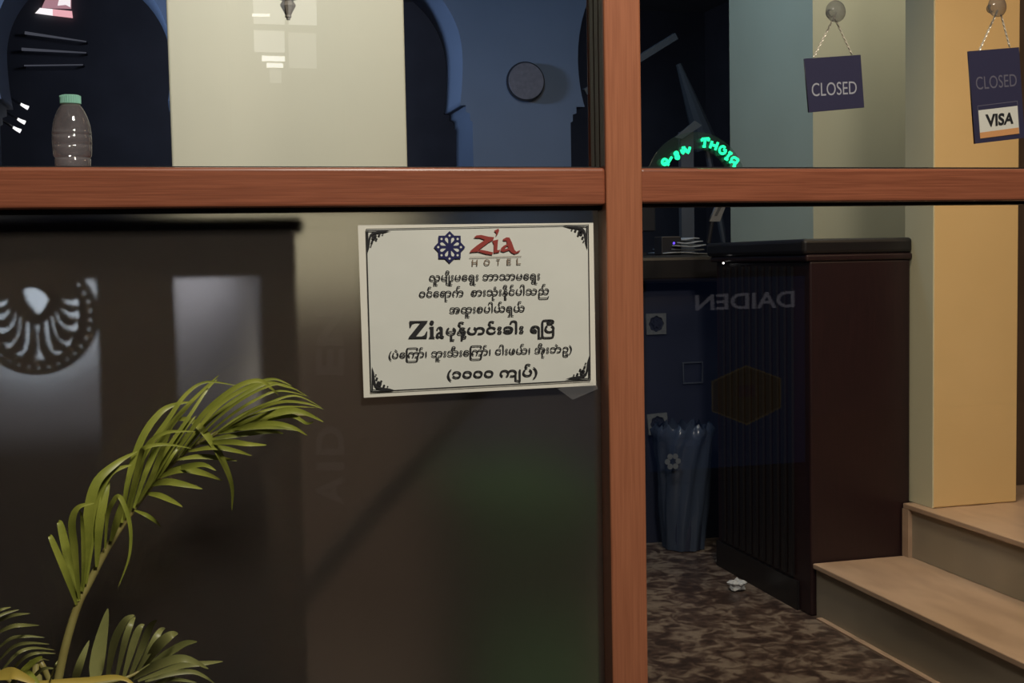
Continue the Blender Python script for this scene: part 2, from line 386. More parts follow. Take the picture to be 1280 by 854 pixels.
def ornament(cx, cy, sx, sy):
    L = []
    L.append([(0, 0), (30, 0), (22, 2.6), (14, 3.6), (8, 5), (5, 8), (3.6, 14), (2.6, 22), (0, 30)])
    L.append([(1.3, 1.3), (12, 1.5), (6, 3), (3, 6), (1.5, 12)])
    for px, py, r in ((9.5, 8, 2.6), (8, 9.5, 2.6), (15, 6.0, 1.6), (6.0, 15, 1.6), (19.5, 4.8, 1.1), (4.8, 19.5, 1.1), (11.5, 11.5, 1.5)):
        L.append([(px+r*math.cos(a*.7854), py+r*math.sin(a*.7854)) for a in range(8)])
    L.append([(9.5+1.1*math.cos(a), 8+1.1*math.sin(a)) for a in (0, 1.57, 3.14, 4.71)])
    L = [[(cx+sx*x, cy+sy*y) for x, y in lp] for lp in L]
    return L
for c, sx, sy in ((PC[0], 1, 1), (PC[1], -1, 1), (PC[2], -1, -1), (PC[3], 1, -1)):
    for_o = ornament(c[0]+sx*1.6, c[1]+sy*1.6, sx, sy)
    me = None
    ink('corner_ornament', [for_o[0], for_o[1]], M['ink'], .0013)
    for q in for_o[2:9]: pass
    bm = bmesh.new()
    for q in for_o[2:9]:
        bm.faces.new([bm.verts.new(gp(x, y, .0014)) for x, y in q])
    obj('corner_scroll', bm, M['ink'], nt_)
# star emblem
logo = ink('star_emblem', [[(562+ (19.6 if i % 2 == 0 else 15.2)*math.cos(i*math.pi/8), 309+(20.2 if i % 2 == 0 else 15.6)*math.sin(i*math.pi/8)) for i in range(16)]], M['blue_ink'])
bm = bmesh.new()
for k in range(8):
    a = (k+.5)*math.pi/4; ca, sa = math.cos(a), math.sin(a)
    for lp in ([(5, 0), (9, 1.7), (11.3, 1.9), (12.8, 0), (11.3, -1.9), (9, -1.7)],):
        bm.faces.new([bm.verts.new(gp(562+x*ca-y*sa, 309+x*sa+y*ca, .0015)) for x, y in lp])
    a = k*math.pi/4
    bm.faces.new([bm.verts.new(gp(562+14.2*math.cos(a)+1.5*math.cos(j*1.0472), 309+14.4*math.sin(a)+1.5*math.sin(j*1.0472), .0015)) for j in range(6)])
obj('emblem_petals', bm, M['paper'], logo)
def c8(L): return [(530+x/8.533, 275+y/8.533) for x, y in L]
ink('red_script_name', [c8(q) for q in (
    [(530, 188), (560, 165), (610, 160), (690, 178), (750, 184), (735, 215), (690, 240), (610, 300), (575, 328), (610, 318), (670, 330), (738, 346), (728, 372), (660, 362), (580, 338), (520, 342), (485, 348), (500, 325), (560, 275), (650, 212), (600, 192), (560, 190)],
    [(728, 222), (792, 208), (786, 260), (782, 322), (815, 318), (800, 345), (744, 354), (746, 260)],
    [(795, 92), (802, 115), (786, 150), (765, 178), (772, 140), (748, 115)],
    [(838, 208), (880, 185), (912, 188), (938, 240), (965, 318), (985, 338), (1030, 320), (1012, 345), (965, 364), (930, 345), (908, 322), (850, 342), (816, 332), (822, 300), (850, 275), (886, 258), (880, 220), (850, 222)],
    [(858, 314), (876, 284), (894, 276), (900, 300)])], M['red_ink'])
ink('rule_line', [c8([(485, 398), (1040, 384), (1040, 389), (485, 403)])], M['grey_ink'])
for ch, x0, x1 in (('H', 512, 572), ('O', 638, 704), ('T', 772, 812), ('E', 884, 930), ('L', 988, 1034)):
    dy = -(x0-512)*.028
    q = c8([(x0, 424+dy), (x1, 423+dy), (x1, 486+dy), (x0, 488+dy)])
    link('name_letter', fit_text(text_mesh(ch, 0, offset=.012), [gp(*p, .0013) for p in q]), M['grey_ink'], nt_)
# script lines, written glyph by glyph
GLY = {
'(':(65,["33 46 37 81 46 111 62 139 52 139 31 112 18 80 13 46 18 13 31 -19 52 -46 62 -46 46 -19 37 12"]),
')':(65,["31 46 28 12 18 -19 2 -46 13 -46 34 -19 47 13 52 46 47 80 34 112 13 139 2 139 18 111 28 81"]),
'က':(225,["37 -2 30 4 24 11 18 20 14 30 12 40 11 52 12 63 14 73 18 82 27 93 38 102 52 107 66 109 81 108 93 103 104 95 112 85 121 96 132 103 144 108 158 109 169 108 179 106 188 102 199 93 207 82 212 69 214 54 213 43 211 33 207 24 199 13 189 5 176 0 162 -2 146 -1 134 3 140 17 149 14 159 13 174 16 186 24 191 32 195 42 196 53 195 65 191 75 186 83 174 91 159 94 147 92 136 87 128 79 119 68 121 52 121 40 118 29 114 19 106 7 96 -2 85 11 93 19 99 28 102 39 103 51 102 63 99 74 93 83 81 91 66 94 51 91 39 83 34 74 30 64 29 51 30 39 34 28 39 19 47 11"]),
'ခ':(135,["65 -2 52 -1 41 3 30 8 21 16 15 25 10 36 24 44 37 50 49 53 62 54 74 53 86 50 96 46 104 40 106 54 105 65 101 75 95 83 87 89 77 93 65 94 53 93 42 88 33 80 26 69 12 77 17 86 23 94 32 100 42 105 53 108 65 109 77 108 87 106 96 102 108 93 117 82 122 69 124 54 122 39 117 26 108 14 97 6 87 1 77 -1","29 31 36 23 45 17 55 14 66 13 76 14 85 17 92 21 98 27 91 32 82 36 72 38 61 39 52 39 44 37"]),
'င':(130,["68 -2 57 -1 47 1 37 5 26 14 18 25 13 39 11 54 13 69 18 82 27 93 38 102 47 106 57 108 68 109 80 108 90 105 100 100 108 94 115 86 119 77 105 69 99 80 90 88 80 93 68 94 57 93 47 89 40 83 34 75 30 65 29 54 30 43 34 33 40 24 48 18 57 14 68 13 80 14 90 19 99 27 105 38 119 31 115 22 108 14 100 7 90 2 80 -1"]),
'စ':(135,["67 -2 56 -1 46 1 37 5 26 14 18 25 13 39 11 54 13 69 18 82 26 93 38 102 46 106 56 108 67 109 78 108 88 106 97 102 108 93 117 82 122 69 124 54 122 38 117 25 108 14 97 5 87 1 78 -1","67 13 78 14 87 18 95 24 101 32 104 42 106 53 104 65 101 75 95 83 87 89 78 93 67 94 59 94 51 91 58 84 63 75 67 65 68 53 67 42 64 32 59 23 52 15 59 13","27 53 28 44 31 36 34 29 39 23 46 32 50 42 52 53 51 61 49 69 45 76 39 83 34 77 30 70 28 62"]),
'ဉ':(132,["67 -2 58 -1 50 1 36 8 36 -54 37 -64 41 -72 48 -77 58 -79 170 -79 180 -77 187 -72 191 -64 193 -54 193 -51 210 -51 206 -75 192 -89 169 -93 59 -93 36 -89 23 -74 18 -51 18 31 32 38 38 27 47 19 57 14 67 13 77 14 86 18 93 24 98 33 102 43 103 54 102 65 98 75 93 83 82 92 67 94 57 93 47 88 38 80 32 69 18 77 23 86 29 94 37 100 46 105 56 108 67 109 77 108 87 106 96 102 106 93 114 82 119 69 121 54 119 39 115 25 107 14 96 5 87 1 78 -1"]),
'ည':(222,["67 -2 58 -1 50 1 36 8 36 -54 37 -64 41 -72 48 -77 58 -79 170 -79 180 -77 187 -72 191 -64 193 -54 193 -51 210 -51 206 -75 192 -89 169 -93 59 -93 36 -89 23 -74 18 -51 18 31 32 38 38 27 47 19 57 14 67 13 77 14 86 18 93 24 98 33 102 43 103 54 102 65 98 75 93 83 82 92 67 94 57 93 47 88 38 80 32 69 18 77 23 86 29 94 37 100 46 105 56 108 67 109 77 108 87 106 96 102 106 93 114 82 119 69 121 54 119 39 126 27 134 19 145 14 157 13 172 16 183 24 188 33 192 43 193 54 192 66 188 75 183 84 172 92 157 94 147 94 139 91 132 104 145 108 160 109 174 108 186 102 197 94 204 83 208 74 210 64 211 54 209 38 204 25 196 14 185 5 172 0 157 -2 144 -1 131 4 121 11 112 21 104 11 94 4 81 0"]),
'ထ':(225,["66 -2 50 0 37 5 26 14 18 25 13 39 11 54 13 69 18 82 26 93 37 102 46 106 56 108 66 109 80 108 93 104 103 97 111 88 121 97 131 104 143 108 158 109 169 108 179 106 188 102 199 93 207 82 212 69 214 54 212 38 207 25 199 14 188 5 179 1 169 -1 157 -2 143 -1 130 4 120 10 111 19 103 10 92 4 80 -1","66 13 82 16 94 24 99 32 102 42 103 53 102 65 99 75 94 83 82 92 67 94 51 92 40 83 34 75 30 65 29 53 30 42 34 32 40 24 47 18 56 14","122 54 121 44 119 35 125 26 134 19 145 14 158 13 169 14 178 18 186 24 191 32 195 42 196 53 195 65 191 75 186 83 174 92 159 94 147 93 137 90 127 83 119 73 121 63"]),
'န':(114,["53 -93 53 -2 47 -2 34 -1 24 2 16 6 9 15 7 26 8 34 11 41 16 46 22 50 29 53 37 54 51 51 61 44 66 36 69 25 71 13 79 14 85 18 89 23 90 30 88 37 82 43 72 48 58 53 46 59 37 65 32 73 30 82 32 89 35 96 40 101 46 106 54 108 62 109 77 108 88 103 99 94 88 83 76 92 70 94 63 95 57 94 52 91 48 88 47 83 49 77 53 73 72 65 91 57 98 52 103 46 106 39 107 31 105 17 97 8 86 1 71 -2 71 -93","46 13 53 13 52 25 48 33 43 37 36 39 31 38 27 36 23 32 22 26 24 21 29 16 36 14"]),
'ပ':(135,["68 -2 57 -1 47 1 38 5 27 14 18 26 14 35 12 45 11 56 12 66 14 77 18 87 26 99 37 109 47 96 39 89 34 80 30 69 29 56 30 44 34 33 40 24 48 18 57 14 68 13 78 14 88 18 95 25 101 33 105 44 106 56 105 69 101 80 95 89 87 96 97 109 104 103 111 95 117 86 121 77 123 66 124 56 123 45 121 35 117 26 108 14 97 5 83 0"]),
'ဖ':(135,["67 -2 57 -1 47 1 38 5 27 14 18 26 14 35 12 45 11 56 12 66 14 77 18 87 26 99 37 109 47 96 39 89 34 80 30 69 29 56 30 44 34 33 40 25 48 18 57 14 67 13 75 13 82 15 76 24 71 33 68 45 66 57 67 68 70 78 74 87 79 95 86 103 95 109 103 102 111 94 117 86 121 76 123 66 124 56 123 45 121 35 117 26 108 14 97 5 88 1 78 -1","82 57 83 48 86 39 90 31 95 24 100 30 104 38 107 46 108 56 107 66 104 74 100 82 95 89 89 82 85 75 83 67"]),
'ဘ':(225,["61 -2 49 -1 39 2 29 7 21 14 15 22 10 31 24 38 30 27 39 19 49 14 61 13 72 14 81 18 89 24 95 33 98 43 99 54 98 65 95 75 89 83 81 89 72 93 61 94 49 93 39 88 30 80 24 69 10 77 15 86 21 94 29 100 39 105 49 108 61 109 76 108 89 103 100 95 108 86 118 96 130 103 143 108 158 109 169 108 179 106 188 102 199 93 207 82 212 69 214 54 213 43 211 33 207 24 199 13 188 5 175 0 161 -2 142 0 131 3 137 16 147 14 159 13 174 16 186 24 191 32 195 42 196 53 194 65 191 75 186 83 174 91 159 94 145 93 133 88 123 80 116 69 118 54 116 39 111 25 103 14 91 5 82 1 72 -1"]),
'မ':(135,["68 -2 57 -1 47 1 38 5 27 14 18 26 14 35 12 45 11 56 12 66 14 77 18 87 26 99 37 109 47 96 39 89 34 80 30 69 29 56 31 42 38 48 47 52 56 55 67 56 78 55 88 52 97 48 104 42 106 56 105 69 101 80 95 89 87 96 97 109 104 103 111 95 117 86 121 77 123 66 124 56 123 45 121 35 117 26 108 14 97 5 83 0","67 42 56 40 46 36 36 29 42 22 49 17 58 14 68 13 77 14 86 17 93 22 99 29 92 34 85 39 76 41"]),
'ယ':(225,["67 -2 52 0 38 5 27 14 18 26 14 35 12 45 11 56 12 66 14 77 18 87 26 99 37 109 47 96 39 89 34 80 30 69 29 56 30 44 34 33 40 25 47 18 56 14 67 13 77 14 86 18 93 25 99 33 102 44 103 56 102 69 99 80 93 89 85 96 95 109 103 103 109 95 115 86 119 77 121 66 122 56 120 39 128 28 137 20 148 14 159 13 174 16 186 24 191 32 195 42 196 54 195 66 191 75 186 84 174 92 159 94 149 94 140 91 134 104 146 108 162 109 177 107 189 102 199 94 207 83 211 74 213 64 214 54 212 39 207 25 199 14 188 5 179 1 169 -1 159 -2 145 -1 132 4 121 11 112 21 104 12 93 4 81 0"]),
'ရ':(138,["102 -93 102 53 101 65 97 75 92 83 85 89 76 93 65 94 53 93 43 87 36 79 31 67 47 64 60 58 72 48 80 35 85 20 86 2 76 -1 65 -2 49 0 36 5 26 14 18 25 13 38 11 54 13 69 18 82 26 93 37 102 50 107 65 109 81 107 94 102 105 93 113 82 118 69 119 54 119 -80 144 -80 144 -93","65 13 70 13 68 24 64 34 57 41 49 47 40 51 29 53 30 42 33 32 39 24 50 16"]),
'လ':(225,["62 -2 48 0 36 5 25 13 18 24 14 33 12 43 11 54 13 68 18 82 26 93 36 102 50 107 65 109 79 108 91 103 101 95 109 84 116 72 120 58 125 45 130 33 136 25 147 16 162 13 171 14 179 18 186 24 192 32 195 42 196 54 195 66 192 76 186 84 175 92 161 94 151 94 142 91 136 104 148 108 163 109 177 108 190 102 200 94 208 83 211 74 213 64 214 54 213 39 208 25 200 14 189 5 176 0 161 -2 147 -1 135 4 125 11 117 21 110 34 105 49 100 64 94 75 88 84 77 92 64 94 50 91 39 83 33 75 30 65 29 53 30 42 34 32 39 24 50 16 65 13 75 14 83 16 89 3 77 -1"]),
'ဝ':(135,["67 -2 56 -1 46 1 37 5 26 14 18 25 13 39 11 54 13 69 18 82 26 93 38 102 46 106 56 108 67 109 78 108 88 106 97 102 109 93 117 82 122 68 124 54 122 38 117 25 108 14 97 5 87 1 78 -1","67 13 78 14 88 18 95 24 101 32 104 42 105 53 104 65 101 75 95 83 83 92 68 94 57 93 47 89 40 83 34 75 30 65 29 53 30 42 34 32 40 24 48 18 57 14"]),
'သ':(225,["61 -2 50 -1 39 2 29 7 21 14 15 21 10 31 24 38 30 27 39 19 49 14 61 13 72 14 82 18 89 25 95 33 98 43 100 54 98 65 95 75 89 83 81 89 72 93 61 94 49 93 39 88 30 80 24 69 10 77 15 86 21 94 29 100 39 105 49 108 61 109 72 108 82 106 91 102 102 94 111 83 116 69 118 55 116 39 124 29 133 21 144 15 157 13 168 14 178 18 186 24 192 33 195 43 196 54 195 65 192 75 186 83 174 92 158 94 147 94 138 91 132 104 144 108 161 109 176 107 189 102 199 94 208 83 211 74 214 64 214 54 213 38 207 25 198 14 187 5 177 1 167 -1 157 -2 142 -1 129 4 118 11 108 22 100 12 90 5 76 0"]),
'ဟ':(225,["66 -2 51 0 38 5 27 14 18 26 14 35 12 45 11 56 12 66 14 77 18 87 26 99 37 109 47 96 39 89 34 80 30 69 29 56 30 44 34 33 40 24 51 16 66 13 81 16 93 24 99 33 102 44 103 56 102 69 99 80 93 89 85 96 95 109 106 100 114 88 122 97 133 104 145 108 158 109 169 108 179 106 188 102 199 93 207 82 212 69 214 54 213 43 211 33 207 24 199 13 189 5 176 0 162 -2 146 -1 134 3 140 16 149 14 159 13 174 16 186 24 191 32 195 42 196 53 194 65 191 75 186 83 178 89 169 93 158 94 147 93 136 88 128 80 120 69 121 53 120 39 114 26 106 14 95 6 81 0"]),
'အ':(214,["60 -2 48 -1 37 2 28 6 17 15 10 28 24 35 30 25 38 18 48 14 60 12 75 14 86 18 92 24 94 31 92 38 88 43 80 47 70 49 67 49 67 63 68 63 77 64 84 67 89 73 91 79 90 85 87 89 82 92 76 94 62 95 48 93 37 89 34 85 33 81 33 77 35 74 22 67 18 73 16 81 19 93 29 102 38 106 49 108 62 109 76 108 87 106 96 102 103 96 110 101 120 106 131 108 144 109 155 108 166 106 175 102 186 93 195 82 201 69 203 54 201 39 196 25 188 14 177 5 164 0 149 -2 137 -1 127 2 129 20 134 35 142 48 153 57 166 64 182 67 177 79 169 87 157 92 144 94 133 93 123 91 115 86 108 80 106 72 103 66 96 61 88 57 88 56 99 52 106 46 110 38 111 29 108 16 98 6 88 2 75 -1","147 13 163 16 175 24 180 32 183 42 184 53 173 51 164 47 156 41 149 33 146 24 144 13 146 13"]),
'ဥ':(132,["67 -2 57 -1 49 1 42 4 36 8 36 -54 37 -64 41 -72 48 -77 58 -79 81 -79 90 -78 97 -75 101 -70 103 -63 102 -57 99 -52 94 -50 89 -49 84 -49 80 -51 73 -57 62 -46 74 -37 81 -35 90 -34 102 -36 112 -42 119 -51 121 -63 118 -76 110 -86 102 -90 93 -93 81 -93 59 -93 36 -89 23 -75 18 -52 18 31 32 38 38 27 46 19 56 14 67 13 82 16 93 24 98 32 102 42 103 54 102 65 98 75 93 83 81 92 67 94 56 93 46 88 38 80 32 69 18 77 23 86 29 94 37 100 46 105 56 108 67 109 82 107 95 102 106 94 114 83 119 69 121 54 119 39 114 25 106 14 95 5 82 0"]),
'ါ':(53,["18 0 18 156 17 169 12 179 5 185 -6 187 -16 185 -23 180 -28 171 -30 157 -30 154 -47 154 -47 157 -46 169 -42 180 -36 189 -27 195 -17 199 -6 201 6 199 16 195 25 188 30 179 34 167 35 153 35 0"]),
'ာ':(91,["29 -2 14 -1 2 3 8 16 16 14 26 13 41 16 52 24 58 32 61 43 62 54 61 65 57 75 51 83 43 89 34 93 22 95 11 93 -1 89 -12 81 -23 71 -33 82 -26 89 -18 96 -9 102 0 106 11 108 22 109 33 108 43 106 52 102 64 93 73 82 78 69 80 54 79 39 73 25 65 14 55 5 43 0"]),
'ိ':(0,["-61 125 -71 126 -80 130 -87 136 -93 144 -96 153 -97 163 -96 173 -93 182 -87 189 -80 195 -71 199 -61 200 -50 199 -41 195 -34 189 -28 181 -25 172 -24 162 -25 152 -29 143 -34 136 -42 130 -51 126","-61 139 -52 140 -46 145 -41 153 -40 162 -41 172 -46 180 -52 185 -61 187 -69 185 -76 180 -80 172 -81 162 -80 153 -76 145 -69 140"]),
'ီ':(0,["-61 125 -71 126 -80 130 -87 136 -93 144 -96 153 -97 163 -96 173 -93 182 -87 189 -80 195 -71 199 -61 200 -50 199 -41 195 -34 189 -28 181 -25 172 -24 162 -25 152 -29 143 -34 136 -42 130 -51 126","-81 162 -81 160 -72 165 -67 167 -61 168 -49 166 -40 160 -40 162 -41 172 -46 180 -52 185 -61 187 -69 185 -76 180 -80 172","-61 139 -55 139 -51 141 -44 148 -52 153 -61 155 -69 153 -78 148 -70 141"]),
'ု':(0,["-74 -93 -74 -10 -56 -10 -56 -80 -31 -80 -31 -93"]),
'ူ':(0,["-57 -93 -57 -10 -40 -10 -40 -80 -15 -80 -15 -93","-90 -93 -90 -10 -72 -10 -72 -93"]),
'ေ':(124,["65 -2 50 0 37 6 26 14 17 26 12 39 10 54 12 69 18 82 26 93 37 102 50 107 65 109 77 108 88 105 97 100 107 90 114 77 100 69 94 80 87 88 77 93 65 94 55 93 47 89 39 83 34 75 30 65 29 54 30 40 39 46 48 50 58 53 68 54 82 53 93 50 104 44 115 36 112 25 106 16 98 8 89 3 78 -1","69 39 60 38 52 36 44 32 36 27 41 21 48 17 56 14 65 13 76 14 84 17 91 23 96 31 85 37 78 39"]),
'ဲ':(0,["-39 121 -79 161 -69 172 -29 133"]),
'ံ':(0,["-65 126 -74 127 -81 131 -85 138 -87 147 -85 156 -81 162 -74 167 -65 168 -56 167 -49 163 -44 156 -43 147 -44 138 -49 131 -56 127","-65 136 -60 137 -57 139 -55 142 -54 147 -55 151 -57 155 -60 157 -65 157 -69 157 -72 155 -74 151 -75 147 -75 142 -73 139 -69 137"]),
'့':(0,["-65 -64 -74 -63 -81 -59 -85 -52 -87 -43 -85 -34 -81 -28 -74 -23 -65 -22 -56 -23 -49 -28 -44 -34 -43 -43 -44 -52 -49 -59 -56 -63","-65 -54 -60 -53 -57 -51 -55 -48 -54 -43 -55 -39 -57 -35 -60 -33 -65 -33 -69 -33 -72 -35 -74 -39 -75 -43 -73 -51"]),
'း':(69,["34 65 26 66 19 70 14 77 13 86 14 95 19 102 26 106 34 107 43 106 50 102 55 95 57 86 55 77 50 70 43 66","35 75 39 76 42 78 44 82 45 86 44 90 42 94 39 96 35 97 30 96 27 94 25 90 24 86 27 78","34 -2 26 -1 19 3 14 10 13 19 14 28 19 35 26 39 34 40 43 39 50 35 55 28 57 19 55 10 50 3 43 -1","35 8 39 9 42 11 44 15 45 19 44 23 42 27 39 29 35 30 30 29 27 27 25 23 24 19 25 15 27 11 30 9"]),
'်':(0,["-74 125 -83 132 -91 141 -96 151 -97 164 -96 174 -92 183 -87 191 -79 196 -71 199 -61 200 -51 199 -43 196 -35 191 -30 184 -41 175 -45 180 -49 184 -55 186 -61 187 -69 185 -76 180 -80 173 -81 164 -80 154 -76 147 -71 140 -65 136"]),
'ျ':(51,["35 -93 -33 -69 -33 31 -16 31 -16 -61 18 -73 18 107 35 107"]),
'ြ':(46,["59 -93 36 -88 23 -74 18 -50 18 158 23 182 36 196 59 201 124 201 146 196 160 182 165 158 165 152 147 152 147 161 146 172 142 180 135 185 125 186 58 186 48 185 42 180 38 172 36 161 36 -54 38 -64 42 -72 48 -77 58 -79 125 -79 135 -77 142 -72 146 -64 147 -54 147 31 165 31 165 -50 160 -74 146 -88 124 -93"]),
'ွ':(0,["-66 -85 -76 -84 -85 -80 -92 -74 -97 -67 -101 -58 -102 -47 -101 -37 -97 -28 -92 -21 -85 -15 -76 -11 -65 -10 -54 -11 -45 -15 -38 -21 -33 -29 -30 -38 -28 -48 -30 -58 -33 -66 -38 -74 -46 -80 -55 -84","-65 -71 -57 -70 -50 -65 -46 -58 -44 -48 -46 -39 -50 -31 -56 -25 -65 -23 -74 -25 -80 -30 -85 -38 -86 -48 -85 -57 -80 -65 -74 -70"]),
'ှ':(0,["-96 -93 -96 -80 -71 -80 -71 -10 -54 -10 -54 -93"]),
'၀':(130,["65 -2 49 0 36 5 26 14 18 25 13 38 11 54 13 68 18 82 26 93 36 102 50 107 65 109 81 107 94 102 105 93 113 82 118 68 119 54 118 39 113 26 105 14 94 6 85 1 75 -1","65 13 75 14 84 18 91 24 97 32 100 42 101 53 100 65 97 75 92 83 80 92 65 94 51 92 39 83 34 75 30 65 29 53 30 42 34 32 39 24 47 18 55 14"]),
'၁':(125,["59 -2 49 -1 38 2 29 7 18 17 11 31 25 38 31 27 39 19 49 14 60 13 74 16 86 24 91 32 94 42 95 54 94 65 91 75 86 83 74 92 60 94 49 93 39 88 31 80 25 69 11 77 18 90 29 100 38 105 49 108 59 109 75 107 88 102 99 93 107 82 112 69 114 54 112 39 107 25 99 14 88 5 75 0"]),
'၊':(54,["18 0 18 107 36 107 36 0"]),
}
def glyph_loops(ch): return [[(int(a), int(b)) for a, b in zip(s.split()[::2], s.split()[1::2])] for s in GLY[ch][1]]
WIDE = set('ကထဘယလသဟအညဉ')
MARKS = set('ိီုူဲံ့်ွှ')
def script(items, p0, p1, height, d=.0013, bold=2.2):
    "items: string in drawing order; ! after a glyph = wide ra, p0/p1 baseline ends in the photograph"
    x = 0; G = []
    i = 0
    while i < len(items):
        ch = items[i]
        if ch == ' ': x += 60; i += 1; continue
        g = glyph_loops(ch)
        if ch in MARKS:
            ox, oy = 0, 0
            prev = items[i-1]
            if ch in 'ုူ' and prev in 'ိျ' and 'ျ' in items[max(0, i-2):i]: ox = 62
            if ch in '့' : ox = 40
            if prev in WIDE: ox -= 42
            if prev == '်' and ch == '့': ox = 50
            G += holes([[(px+x+ox, py+oy) for px, py in lp] for lp in g])
        elif ch == 'ြ':
            wide = items[i+1] == '!'
            s = 1.52 if wide else 1.0
            G += holes([[((px-18)*s+x+4, py) for px, py in lp] for lp in g])
            x += 30
            if wide: i += 1
        else:
            G += holes([[(px+x, py) for px, py in lp] for lp in g])
            x += GLY[ch][0]
        i += 1
    xs = [p[0] for g in G for lp in g for p in lp]; x0, x1 = min(xs), max(xs)
    def place(px, py, z):
        a = (px-x0)/(x1-x0)
        return gp(p0[0]+(p1[0]-p0[0])*a, p0[1]+(p1[1]-p0[1])*a - py*height, d+z)
    # keep aspect close to the sheet: height is pixels per glyph unit
    bmx = bmesh.new()
    for grp in G:
        me = flat(grp, .0002, place, bold); bmx.from_mesh(me); bpy.data.meshes.remove(me)
    return obj('script_line', bmx, M['ink'], nt_)
def area(lp): return sum(a[0]*b[1]-b[0]*a[1] for a, b in zip(lp, lp[1:]+lp[:1]))/2
def inside(p, lp):
    c = False
    for (x1, y1), (x2, y2) in zip(lp, lp[1:]+lp[:1]):
        if (y1 > p[1]) != (y2 > p[1]) and p[0] < (x2-x1)*(p[1]-y1)/(y2-y1)+x1: c = not c
    return c
def holes(loops):
    "each outer outline of one glyph with the holes it contains"
    outer = [lp for lp in loops if not any(o is not lp and abs(area(o)) > abs(area(lp)) and inside(lp[0], o) for o in loops)]
    return [[o] + [lp for lp in loops if not any(lp is q for q in outer) and inside(lp[0], o)] for o in outer]
def bl(x, y): return (430+x/3.5588, 260+y/3.5588)
script('လူမျိုးမေရွး ဘာသာမေရွး', bl(380, 324), bl(872, 316), .062)
script('ဝင်ေရာက်  စားသုံးနိုင်ပါသည်', bl(335, 396), bl(912, 382), .062)
script('အထူးစပါယ်ရှယ်', bl(470, 467), bl(804, 459), .062)
script('မုန့်ဟင်းခါး ရြပီ', bl(455, 564), bl(936, 552), .078, bold=3.5)
script('(ပဲေြ!ကာ်၊ ဘူးသီးေြ!ကာ်၊ ငါးဖယ်၊ အိုးဘဲဥ)', bl(200, 668), bl(1014, 640), .060)
script('(၁၀၀၀ ကျပ်)', bl(460, 757), bl(860, 746), .075, bold=3.0)
def zp(L): return [bl(x, y) for x, y in L]
ink('bold_name', [zp(q) for q in (
    [(291, 503), (372, 502), (372, 506), (318, 572), (345, 572), (358, 566), (367, 549), (371, 549), (369, 579), (288, 580), (288, 576), (342, 509), (318, 509), (305, 514), (297, 530), (293, 530)],
    [(379, 529), (399, 528), (399, 572), (405, 576), (405, 579), (378, 579), (378, 576), (384, 572), (384, 536), (379, 532)],
    [(391, 500), (398, 503), (401, 510), (398, 517), (391, 520), (384, 517), (381, 510), (384, 503)],
    [(412, 536), (420, 529), (430, 527), (438, 532), (440, 540), (440, 568), (446, 572), (444, 578), (434, 579), (427, 574), (418, 579), (409, 573), (410, 561), (418, 554), (427, 550), (427, 540), (423, 533), (418, 534), (419, 542), (413, 543)],
    [(427, 555), (421, 560), (421, 569), (425, 571), (427, 568)])], M['ink'])
tp = bmesh.new(); tp.faces.new([tp.verts.new(gp(x, y, .002)) for x, y in ((697, 486), (742, 474), (748, 486), (716, 500))])
obj('clear_tape', tp, M['laminate'], nt_)

# ------------------------------------------------------------------ bottle on the ledge
bc = W(91, 200, .035); BZ = 1.2085; s = .0274
t = thing('plastic_bottle', (bc.x, .035, BZ), 'small empty clear plastic bottle with mint cap on the transom ledge', 'bottle')
ps = .00091/7.764
prof = [(r_*ps, .005+(826-py)*ps) for r_, py in ((150, 868), (166, 862), (170, 845), (172, 775), (160, 766), (168, 758), (181, 745), (186, 690), (188, 648), (182, 641), (188, 634), (189, 590), (188, 548), (181, 541), (187, 534), (188, 505), (182, 497), (184, 488), (178, 440), (166, 390), (150, 345), (132, 302), (112, 268), (95, 246), (88, 236), (88, 200))]
bm = bmesh.new(); lathe(bm, prof, (bc.x, .035, BZ), 48, False)
bm.faces.new([bm.verts.new((bc.x+150*ps*math.cos(j*math.pi/12), .035+150*ps*math.sin(j*math.pi/12), BZ+.0006)) for j in range(24)])
obj('body', bm, M['bottle'], t, smooth=True)
bm = bmesh.new()
for j in range(28):
    a_ = 2*math.pi*j/28; box(bm, *sum(([c_-.0007, c_+.0007] for c_ in (bc.x+96*ps*math.cos(a_), .035+96*ps*math.sin(a_))), []), BZ+.005+(826-226)*ps, BZ+.005+(826-150)*ps)
lathe(bm, [(r_*ps, .005+(826-py)*ps) for r_, py in ((90, 232), (95, 230), (94, 150), (88, 144), (30, 143))], (bc.x, .035, BZ), 40)
obj('cap', bm, M['cap'], t)

